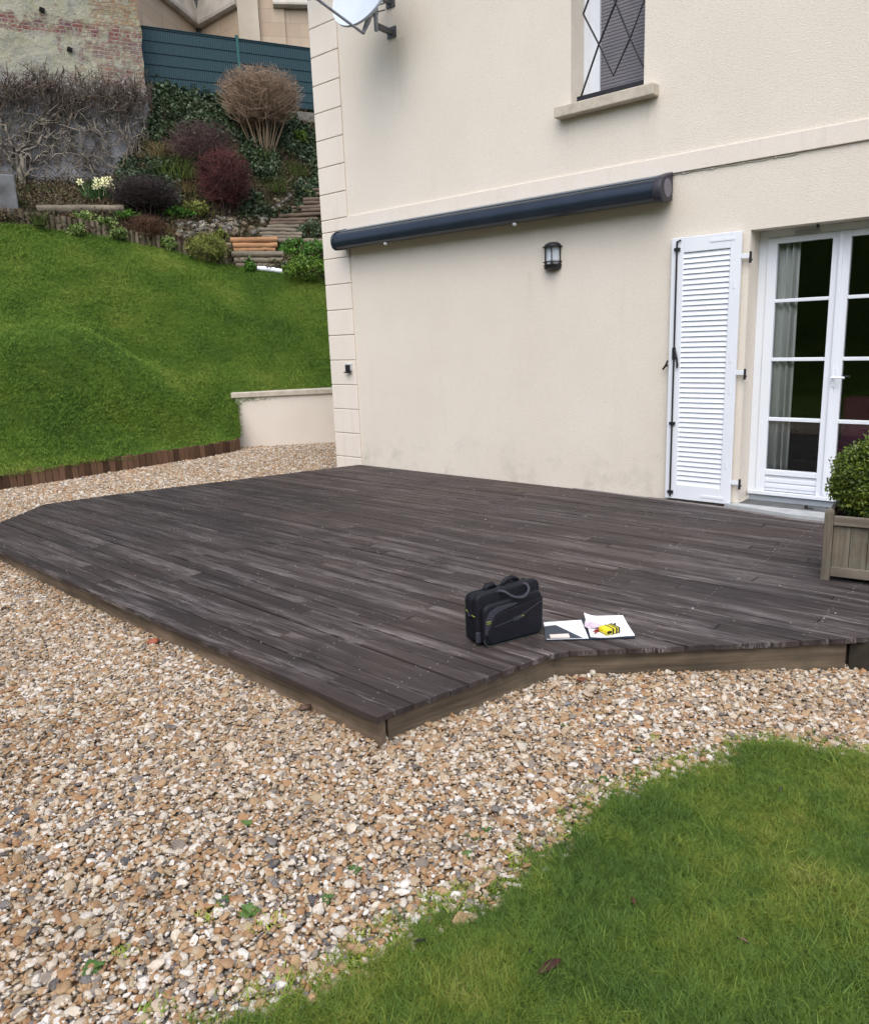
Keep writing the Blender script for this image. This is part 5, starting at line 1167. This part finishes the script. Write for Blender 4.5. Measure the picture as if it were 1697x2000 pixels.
for i, (u, v_, W_, H_, n_, mt, nm, lb, ct) in enumerate((
        (165, 440, .36, .22, 60, 'lgreen', 'primrose', 'pale lime green leafy clump below the grey log', 'plant'), (210, 448, .34, .18, 55, 'lgreen', 'primrose', 'pale green clump among stones, middle of the bed behind the log edging', 'plant'), (232, 462, .26, .14, 40, 'lgreen', 'primrose', 'pale green clump left of the brown cushion shrub', 'plant'), (150, 455, .2, .1, 26, 'lgreen', 'primrose', 'tiny pale green clump with a whitish flower behind the log edging', 'plant'),
        (330, 485, .28, .16, 36, 'lgreen', 'primrose', 'small pale green clump right of the brown cushion shrub', 'plant'), (245, 428, .5, .14, 40, 'midg', 'ground_plant', 'low mid green mat plant at the right end of the grey log', 'plant'), (380, 418, .5, .22, 60, 'gold', 'ground_plant', 'yellowish green low plant under the red shrub', 'plant'), (497, 406, .22, .12, 34, 'gold', 'moss_cushion', 'bright yellow green moss cushion right of the red shrub', 'plant'),
        (432, 468, .26, .16, 40, 'gold', 'ground_plant', 'yellow green tuft plant left of the top orange log', 'plant'), (345, 425, .7, .16, 70, 'midg', 'ground_plant', 'green mat plant above the brown cushion shrub', 'plant'), (587, 283, .36, .3, 50, 'bright', 'fern', 'bright green fern on the ivy bank near the house corner', 'plant'), (597, 385, .26, .14, 30, 'gold', 'moss_cushion', 'yellow mossy clump beside the top of the upper log steps', 'plant'),
        (575, 500, .62, .34, 110, 'midg', 'green_shrub', 'fresh green bush between the lower log steps and the wooden post', 'shrub'), (622, 512, .75, .40, 140, 'midg', 'green_shrub', 'fresh green bush right of the wooden post beside the house corner', 'shrub'), (600, 540, .95, .36, 170, 'bright', 'green_shrub', 'low bright green bush at the right end of the lawn top', 'shrub'), (605, 470, .55, .42, 120, 'ivy', 'ivy_bush', 'dark blue green ivy bush over the bottom of the upper log steps', 'shrub'), (489, 530, .22, .2, 30, 'midg', 'ground_plant', 'small green tuft at the foot of the lower log steps', 'plant'))):
    P = slope_at(u, v_, 15.8); leafy(nm, lb, ct, P, W_, H_, n_, MT[mt], (14, .055, .032, .05, .8), 60+i)
P = slope_at(405, 503, 15.8); t = leafy('golden_conifer', 'golden feathery dwarf conifer spilling over the log edging', 'shrub', P, .85, .42, 220, MT['gold'], (16, .09, .012, .05, 1.0), 91)
# daffodils
P = slope_at(193, 393, 16.4); df = grassy('daffodils', 'clump of pale yellow daffodils in bloom above the grey log', 'flowers', P, simple('daffodil_leaf', (.05, .11, .03), (.03, .075, .02), .5, .3, 4), 9, .44, 77, .26, .018)
MT['petal'] = simple('pale_petals', (.78, .76, .50), (.70, .68, .38), .6, .2, 30); fr_ = random.Random(8)
for i in range(16):
    a = fr_.random()*6.28; r_ = .32*sqrt(fr_.random()); c = Vector((r_*cos(a), r_*sin(a), fr_.uniform(.20, .46))); m = MB(); fd_ = Vector((CAM[0]-P[0]+fr_.gauss(0, 5), CAM[1]-P[1]+fr_.gauss(0, 5), fr_.gauss(0, 3))).normalized(); Rq = fd_.to_track_quat('Z', 'Y').to_matrix()
    for k in range(6):
        b0 = k*pi/3; m.add([c+Rq @ Vector((0, 0, 0)), c+Rq @ Vector((.05*cos(b0-.4), .05*sin(b0-.4), .005)), c+Rq @ Vector((.075*cos(b0), .075*sin(b0), 0)), c+Rq @ Vector((.05*cos(b0+.4), .05*sin(b0+.4), .005))], [(0, 1, 2, 3)])
    m.lathe([(.016, 0), (.022, .03), (.026, .036)], c, 8, Rq); m.tube([c-Rq @ Vector((0, 0, .01)), Vector((c.x*.5, c.y*.5, 0))], .005, 4); m.build('flower', MT['petal'], df)

# ivy and litter over the slope: nobody could count the leaves
N_ = 42000; ii = rng.uniform(0, 109, N_); jj = rng.uniform(0, 49, N_); i0 = ii.astype(int); j0 = jj.astype(int); fi = (ii-i0)[:, None]; fj = (jj-j0)[:, None]
Gs = np.concatenate([XYs, Zs[..., None]], -1); i1 = np.minimum(i0+1, 109); j1 = np.minimum(j0+1, 49)
Ps = (Gs[i0, j0]*(1-fi)+Gs[i1, j0]*fi)*(1-fj)+(Gs[i0, j1]*(1-fi)+Gs[i1, j1]*fi)*fj
px = proj(Ps); U, V = px[:, 0], px[:, 1]
nz_ = np.array([mnoise.noise(Vector((p[0]*.9, p[1]*.9, p[2]*.9))) for p in Ps])
iv = ((U > 285) & (V < 275)) | ((U > 470) & (V < 425)) | ((U > 235) & (U < 345) & (V > 320) & (V < 400)) | ((U > 640) & (V < 460))
iv &= (nz_ > -.22) & (V > 150) & (U < 900); Pi = Ps[iv]; n = len(Pi)
Pi = Pi + rng.uniform(0, .14, n)[:, None]*np.array([.6, -.25, .75])
sv = variants([sprig_mesh(300+i, MT['ivy'], 8, .075, .065, .10, .75) for i in range(5)])
ivy = scatter('ivy', Pi, np.stack([rng.normal(0, .5, n), rng.normal(.6, .5, n), rng.uniform(0, 6.28, n)], 1), rng.uniform(.6, 1.15, n), sv, 5); tag(ivy, 'dark green ivy covering the upper slope below the fence', 'ivy', kind='stuff')
MT['litter'] = leaf('dead_leaves', [(.1, (.045, .034, .022)), (.4, (.10, .075, .046)), (.65, (.16, .125, .08)), (.75, (.07, .085, .028)), (.92, (.05, .08, .025))], .85, .1, 1.5, rnd=.7)
lt = ~iv & (U < 760) & (rng.random(N_) < .6); Pl = Ps[lt]; n = len(Pl); sv = variants([sprig_mesh(320+i, MT['litter'], 7, .06, .03, .10, .8) for i in range(4)])
o = scatter('leaf_litter', Pl, np.stack([rng.normal(0, .4, n), rng.normal(.4, .4, n), rng.uniform(0, 6.28, n)], 1), rng.uniform(.6, 1.2, n), sv, 4); tag(o, 'dead brown leaves and small weeds littering the garden slope', 'leaf litter', kind='stuff')

# ================================================================== GRASS
def interp_grid(Gd, n, w_=None):
    a, b_, _ = Gd.shape
    # area-weighted cells
    A = np.linalg.norm(np.cross(Gd[1:, :-1]-Gd[:-1, :-1], Gd[:-1, 1:]-Gd[:-1, :-1]), axis=-1).ravel(); c = rng.choice(len(A), n, p=A/A.sum()); i, j = np.divmod(c, b_-1); s, t = rng.random((n, 1)), rng.random((n, 1))
    return (Gd[i, j]*(1-s)+Gd[i+1, j]*s)*(1-t)+(Gd[i, j+1]*(1-s)+Gd[i+1, j+1]*s)*t
Gb = np.concatenate([XY, Z[..., None]], -1); Pb = interp_grid(Gb, 140000); pxb = proj(Pb); ok = (pxb[:, 0] > -1500) & (pxb[:, 0] < 900); Pb = Pb[ok]; n = len(Pb)
tb = variants([tuft_mesh(400+i, MT['bankgrass'], 18, .042, .0055, .075, 1.2) for i in range(6)])
clump = np.array([mnoise.noise(Vector((p[0]*2.1, p[1]*2.1, p[2]*2.1)))+.6*mnoise.noise(Vector((p[0]*6, p[1]*6, p[2]*6))) for p in Pb])
o = scatter('bank_grass', Pb, np.stack([rng.normal(0, .12, n), rng.normal(.25, .12, n), rng.uniform(0, 6.28, n)], 1), (rng.uniform(.6, 1.05, n)*(1+.40*clump)).clip(.4, 1.7), tb, 6); tag(o, 'short bright green grass blades growing over the lawn bank', 'grass', kind='stuff')
LW = np.array(LAWN); xs_ = rng.uniform(4.4, 11.0, 180000); ys_ = rng.uniform(-7.6, -3.2, 180000)
edge = polydist(xs_, ys_, LAWN); ins_ = inpoly(xs_, ys_, LAWN)
jit = np.array([.045*mnoise.noise(Vector((x*6, y*6, 0)))+.045*mnoise.noise(Vector((x*19, y*19, 4))) for x, y in zip(xs_, ys_)])+np.where(rng.random(len(xs_)) < .06, .07*rng.random(len(xs_)), 0)
sd_ = np.where(ins_, edge, -edge)+jit
Pg = np.stack([xs_, ys_, gz(xs_, ys_)+.006], 1); pg = proj(Pg)
innm = (pg[:, 2] > .4) & (pg[:, 0] > -100) & (pg[:, 0] < 2000) & (pg[:, 1] < 2250); keepm = (sd_ > .05) & (innm | (rng.random(len(xs_)) < .40)); Pg = Pg[keepm]; sdk = sd_[keepm]; n = len(Pg)
tg = variants([tuft_mesh(500+i, MT['grass'], 34, .038, .0017, .030, 1.1) for i in range(8)])
cl_ = np.array([mnoise.noise(Vector((p[0]*3.1, p[1]*3.1, 2)))+.7*mnoise.noise(Vector((p[0]*8, p[1]*8, 5))) for p in Pg])
s = (rng.uniform(.6, 1.05, n)*(1+.6*cl_)).clip(.5, 2.0); sx = np.ones(n)
o = scatter('grass', Pg, np.stack([rng.normal(0, .2, n), rng.normal(0, .2, n), rng.uniform(0, 6.28, n)], 1), np.stack([s**.5, s**.5, s], 1), tg, 8); tag(o, 'short mossy lawn grass in the foreground', 'grass', kind='stuff')
ng = 2600; pick = rng.choice(n, ng, replace=False); tc = variants([tuft_mesh(540+i, MT['grass'], 5, .062, .0030, .02, 1.5) for i in range(6)])
o = scatter('coarse_grass', Pg[pick], np.stack([rng.normal(0, .3, ng), rng.normal(0, .3, ng), rng.uniform(0, 6.28, ng)], 1), rng.uniform(.5, 1.15, ng), tc, 6); tag(o, 'longer coarse grass blades standing out of the foreground lawn', 'grass', kind='stuff')
print('bank tufts', len(Pb), 'lawn tufts', n)

# ================================================================== GRAVEL
def gravel_pts(n, x0, x1, y0, y1):
    x = rng.uniform(x0, x1, n); y = rng.uniform(y0, y1, n); z = gz(x, y)
    p = proj(np.stack([x, y, z], 1)); d = p[:, 2]; inn = (d > .5) & (p[:, 0] > -260) & (p[:, 0] < 1960) & (p[:, 1] < 2200); near = np.hypot(x-CAM[0], y-CAM[1]) < 6.5; k = inn | (near & (rng.random(n) < .30)) | ((d > .5) & (p[:, 0] > -900) & (p[:, 0] < 2600) & (rng.random(n) < .4))
    d = np.where(inn, d, np.hypot(x-CAM[0], y-CAM[1])+2.5)
    x, y, z, d = x[k], y[k], z[k], d[k]
    inside = inpoly(x, y, DECK) & (polydist(x, y, DECK) > .07)
    ld = np.where(inpoly(x, y, LAWN), 1, -1)*polydist(x, y, LAWN); k = ~inside & (ld < .085) & ~((x > .0) & (y > -.02)) & (inpoly(x, y, [(-2.0, -8.4), (-2.36, -6.6), (-2.66, -4.6)]+[tuple(e+np.array([.04, 0])) for e in eg[3:]]+[tuple(wl_front[:2]), tuple((wl_front+d2*4.2)[:2]), (16, 9), (16, -13), (-2, -13)]))
    return x[k], y[k], z[k], d[k]
x, y, z, d = gravel_pts(1900000, -3.3, 9.2, -7.2, 5.0)
pk_ = rng.random(len(x)) < np.clip(1.25*(3.6/np.maximum(d, 3.0))**.55, .28, 1)   # 4 cm apart far away, closer near by
x, y, z, d = x[pk_], y[pk_], z[pk_], d[pk_]; n = len(x)
r = np.clip(rng.lognormal(math.log(.0064), .45, n), .0028, .022)*np.clip(1+.022*(d-3), .95, 1.3)*np.where((proj(np.stack([x, y, z], 1))[:, 0] > -260) & (proj(np.stack([x, y, z], 1))[:, 0] < 1960), 1, 1.45)
gv = variants([stone_mesh(i, MT['gravel'], 2, (1.3, .85+.12*(i % 3), .46+.07*(i % 4)), .5, i % 3 == 0) for i in range(16)])
gr = scatter('gravel', np.stack([x, y, z+rng.uniform(-.006, .012, n)+.10*r], 1), np.stack([rng.normal(0, .30, n), rng.normal(0, .30, n), rng.uniform(0, 6.28, n)], 1), r, gv, 16); tag(gr, 'loose cream, tan and grey pea gravel around the deck', 'gravel', kind='stuff')
print('pebbles', n)

# larger odd stones lying on the gravel
def pebble_thing(u, v, s, col, label, seed, flat=(1, .8, .6)):
    P = ong(u, v, .01); o = bpy.data.objects.new('stone', stone_mesh(seed, simple('stone_col', col, tuple(c*.7 for c in col), .6, .3, 2), 2, flat, .4)); COL.objects.link(o)
    o.location = Vector(tuple(P))+Vector((0, 0, s*.4)); o.scale = (s, s, s); o.rotation_euler = (rk.gauss(0, .2), rk.gauss(0, .2), rk.random()*6); return tag(o, label, 'stone')
pebble_thing(1104, 1302, .033, (.055, .085, .08), 'dark green grey stone against the inner corner of the deck', 700, (1, .7, .8))
pebble_thing(1164, 1297, .022, (.24, .085, .04), 'brick red stone against the deck board near the inner corner', 701)
pebble_thing(1158, 1317, .022, (.55, .50, .40), 'pale round stone just below the brick red stone', 702, (1, .9, .8))
pebble_thing(1137, 1331, .024, (.17, .06, .035), 'flat dark red stone in front of the inner corner of the deck', 703, (1.2, .8, .4))
pebble_thing(1562, 1302, .032, (.58, .54, .48), 'large whitish stone against the deck board at the right', 704, (1.3, .8, .6))
pebble_thing(1465, 1304, .024, (.40, .40, .41), 'light grey stone against the deck board at the right', 705)
pebble_thing(299, 1258, .034, (.30, .085, .045), 'brick red stone on the gravel along the front edge of the deck', 706)
pebble_thing(596, 1388, .032, (.10, .06, .045), 'dark brown stone under the front edge of the deck near its corner', 707)
pebble_thing(529, 1647, .022, (.20, .18, .165), 'flat dark grey stone in the middle of the gravel', 708, (1.5, .9, .4))
pebble_thing(1108, 1378, .018, (.20, .22, .26), 'blue grey stone below the inner corner of the deck', 709)
pebble_thing(1065, 1703, .016, (.55, .57, .62), 'white quartz stone at the edge of the lawn', 710)

# weeds sprouting through the gravel and a few loose leaves
MT['weed'] = leaf('weed_leaves', [(.2, (.035, .08, .016)), (.6, (.065, .13, .025)), (.9, (.12, .19, .045))], .45, .35, 9)
MT['weedy'] = leaf('yellow_weed', [(.2, (.13, .20, .02)), (.6, (.24, .30, .035)), (.9, (.36, .38, .07))], .5, .3, 9)
weeds = [(488, 1785, .05, 'weed', 'largest broad-leaved weed in the gravel at the lower left'), (436, 1765, .035, 'weed', 'small weed just left of the largest gravel weed'), (405, 1790, .04, 'weedy', 'yellow green moss patch left of the largest gravel weed'), (525, 1808, .045, 'weedy', 'yellow green moss patch below the largest gravel weed'), (482, 1612, .03, 'weed', 'dark green weed in the middle of the gravel left of the deck corner'),
         (692, 1702, .03, 'weed', 'dark weed in the gravel halfway to the lawn edge'), (637, 1758, .03, 'weed', 'small green weed in the gravel near the lower lawn edge'), (925, 1637, .03, 'weed', 'round-leaved weed in the gravel below the deck corner'), (950, 1622, .025, 'weed', 'tiny weed right of the round-leaved weed'), (860, 1752, .04, 'weedy', 'yellow green patch on the gravel at the lawn edge'), (912, 1672, .025, 'weed', 'tiny pale weed beside the lawn edge'),
         (1100, 1418, .022, 'weed', 'small bright weed on the gravel below the briefcase'), (1246, 1468, .03, 'weed', 'bright green weed on the gravel above the lawn tip'), (1180, 1525, .03, 'weed', 'pale weed at the lawn edge below the folder'), (1212, 1538, .03, 'weedy', 'yellow weed at the lawn edge right of a pale weed'), (1275, 1443, .03, 'weedy', 'yellowish sprout patch on the gravel near the lawn tip'), (300, 1975, .05, 'weedy', 'yellow green weed patch at the bottom left of the gravel'), (180, 1895, .045, 'weed', 'sparse weed patch near the bottom left corner'), (245, 1860, .035, 'weedy', 'small yellow weed in the lower left gravel'), (555, 1925, .05, 'weedy', 'grassy yellow weed at the lower lawn edge'), (700, 1870, .045, 'weedy', 'straggly yellow weed at the curve of the lawn edge')]
for i, (u, v_, s, mt, lb) in enumerate(weeds):
    P = ong(u, v_, .008); s *= .78; t = thing('weed', lb, 'weed', P, rk.random()*6, 'weeds in the gravel'); rs = random.Random(800+i)
    m = MB()
    if mt == 'weed':
        for k in range(9):
            a = k*2.4; L_ = s*rs.uniform(.7, 1.25); h = s*rs.uniform(.1, .5); wd = L_*.34; dx, dy = cos(a), sin(a)
            m.add([(0, 0, .0), (dx*L_*.5-dy*wd, dy*L_*.5+dx*wd, h), (dx*L_, dy*L_, h*.8), (dx*L_*.5+dy*wd, dy*L_*.5-dx*wd, h), (dx*L_*.5, dy*L_*.5, h*.75)], [(0, 4, 1), (1, 4, 2), (2, 4, 3), (3, 4, 0)])
    else:
        for k in range(46):
            a = rs.random()*6.28; rr = s*1.5*sqrt(rs.random()); c = Vector((rr*cos(a), rr*sin(a)*.7, 0)); L_ = s*rs.uniform(.25, .7); b0 = rs.random()*6.28; wd = L_*.16
            m.add([c+Vector((-wd*sin(b0), wd*cos(b0), 0)), c+Vector((wd*sin(b0), -wd*cos(b0), 0)), c+Vector((cos(b0)*L_, sin(b0)*L_, L_*rs.uniform(.3, 1)))], [(0, 1, 2)])
    m.build('leaves', MT[mt], t, fixn=False)
for u, v_, s, lb, col in ((1072, 1890, .040, 'curled dark brown leaf lying on the foreground lawn', (.055, .025, .018)), (1237, 1763, .018, 'small reddish brown leaf on the middle of the lawn', (.10, .045, .03)), (1450, 1840, .015, 'pinkish dead leaf on the right half of the lawn', (.20, .11, .10)), (820, 1842, .018, 'dark dead leaf at the lower lawn edge', (.02, .025, .018)), (1525, 1545, .016, 'grey brown dead leaf near the top of the lawn', (.07, .055, .05)), (1035, 1862, .016, 'small dark twiggy leaf left of the curled leaf', (.03, .022, .018))):
    P = ong(u, v_, .03); G = []
    for i in range(9):
        t = i/8; wd = s*.30*sin(pi*min(1, t*.96+.03)); G.append([(s*(t-.5)*2, -wd, .006+.5*wd), (s*(t-.5)*2, 0, .012*sin(t*3)), (s*(t-.5)*2, wd, .006+.5*wd)])
    o = grid_mesh('fallen_leaf', np.array(G), simple('dead_leaf', col, tuple(c*.6 for c in col), .7, .2, 60)); md = o.modifiers.new('t', 'SOLIDIFY'); md.thickness = .0008; o.location = Vector(tuple(P)); o.rotation_euler = (rk.gauss(0, .2), rk.gauss(0, .2), rk.random()*6); tag(o, lb, 'leaf')
# screw heads in rows over the joists
m = MB(); sr = random.Random(17)
for y1 in ylist:
    for jx in np.arange(-.3, 8.0, .6):
        for dy in (.022, .070):
            x_ = jx+sr.gauss(0, .012); y_ = skew(x_, y1-dy+sr.gauss(0, .004))
            if inpoly(np.array([x_]), np.array([y_]), DECK)[0] and polydist(np.array([x_]), np.array([y_]), DECK)[0] > .03: m.lathe([(.0032, 0), (.0032, .0024), (0, .0026)], (x_, y_, .0006), 6)
o = m.build('screws', simple('screw_steel', (.34, .32, .31), (.16, .15, .145), .5, .5, 9), deck, fixn=False); tag(o, kind='stuff')
# yellowish moss and thatch creeping from the lawn edge onto the stones
ne = 620; te = rng.uniform(0, 1, ne); pe = polyat(LAWN[:18], te); off_ = rng.normal(0, .035, (ne, 2)); pe = pe+off_; Pe = np.stack([pe[:, 0], pe[:, 1], gz(pe[:, 0], pe[:, 1])+.006], 1)
te_ = variants([tuft_mesh(560+i, MT['weedy'] if i % 2 else MT['grass'], 12, .020, .0026, .022, 1.6) for i in range(6)])
o = scatter('edge_moss', Pe, np.stack([rng.normal(0, .3, ne), rng.normal(0, .3, ne), rng.uniform(0, 6.28, ne)], 1), rng.uniform(.5, 1.5, ne), te_, 6); tag(o, 'yellow green moss and short thatch along the lawn edge', 'moss', kind='stuff')
# dead stems tangled through the slope planting
pk2 = rng.choice(N_, 2600, replace=False); Pt = Ps[pk2]; U2 = U[pk2]; Pt = Pt[(U2 > -200) & (U2 < 760)]; nt_ = len(Pt)
tw_ = variants([tuft_mesh(580+i, (MT['straw'], MT['plum_twig'], MT['vine'], MT['sedge'])[i % 4], 9, .26, .007, .10, 1.4) for i in range(8)])
o = scatter('undergrowth', Pt, np.stack([rng.normal(0, .4, nt_), rng.normal(.35, .4, nt_), rng.uniform(0, 6.28, nt_)], 1), rng.uniform(.4, 1.25, nt_), tw_, 8); tag(o, 'dead stems and thin weeds tangled through the slope planting', 'undergrowth', kind='stuff')
# pale petals and seed husks blown over the deck
n = 560; x = rng.uniform(-.4, 7.6, n*3); y = rng.uniform(-4.4, -.1, n*3); k = inpoly(x, y, DECK) & (polydist(x, y, DECK) > .05); x, y = x[k][:n], y[k][:n]; n = len(x)
pm = variants([stone_mesh(900+i, simple('husk', (.66, .63, .58), (.50, .47, .42), .7, .2, 3), 1, (1, .7, .3), .4) for i in range(4)])
o = scatter('petals', np.stack([x, y, np.full(n, .003)], 1), np.stack([rng.normal(0, .2, n), rng.normal(0, .2, n), rng.uniform(0, 6.28, n)], 1), np.clip(rng.lognormal(math.log(.0034), .4, n), .0018, .007), pm, 4); tag(o, 'tiny pale petals and husks scattered over the dark deck', 'petals', kind='stuff')

# ================================================================== behind the viewer: what the glass mirrors
hg = NT('far_foliage', .9, .1); q = hg; v = q.coord('World'); q.color(q.ramp(q.noise(v, 2, 8, .75), [(.3, (.012, .02, .008)), (.55, (.03, .05, .014)), (.75, (.06, .075, .03))])); q.bump(q.noise(v, 5, 7, .7), 1, .3)
xs = np.linspace(-14, 24, 60); ys = np.linspace(-12.6, -22, 20)
Gk = np.array([[(x, y, -.2+3.6*sstep(-12.4, -18, -abs(y))*1.0+ (3.4*sstep(12.4, 19, -y)) + .25*mnoise.noise(Vector((x*.4, y*.4, 0)))) for y in ys] for x in xs])
o = grid_mesh('garden_bank', Gk, MT['lawn']); tag(o, 'grass bank on the far side of the garden', 'bank', kind='structure')
for i, x0 in enumerate(np.arange(-13, 23, 4.0)):
    b = bmesh.new(); bmesh.ops.create_icosphere(b, subdivisions=4, radius=1)
    for vv in b.verts:
        p = vv.co; kx = 1+.35*mnoise.noise(p*2.2+Vector((i*7, 0, 0)))+.18*mnoise.noise(p*7+Vector((i*3, 1, 0))); vv.co = Vector((p.x*2.6*kx, p.y*1.6*kx, 2.4+p.z*2.6*kx))
    me = bpy.data.meshes.new('hedge'); b.to_mesh(me); b.free(); me.materials.append(hg.m); o = bpy.data.objects.new('hedge_shrub', me); COL.objects.link(o); o.location = (x0, -20.5, 3.0)
    tag(o, 'tall dark evergreen hedge shrub on the bank across the garden', 'hedge', 'hedge shrubs across the garden')
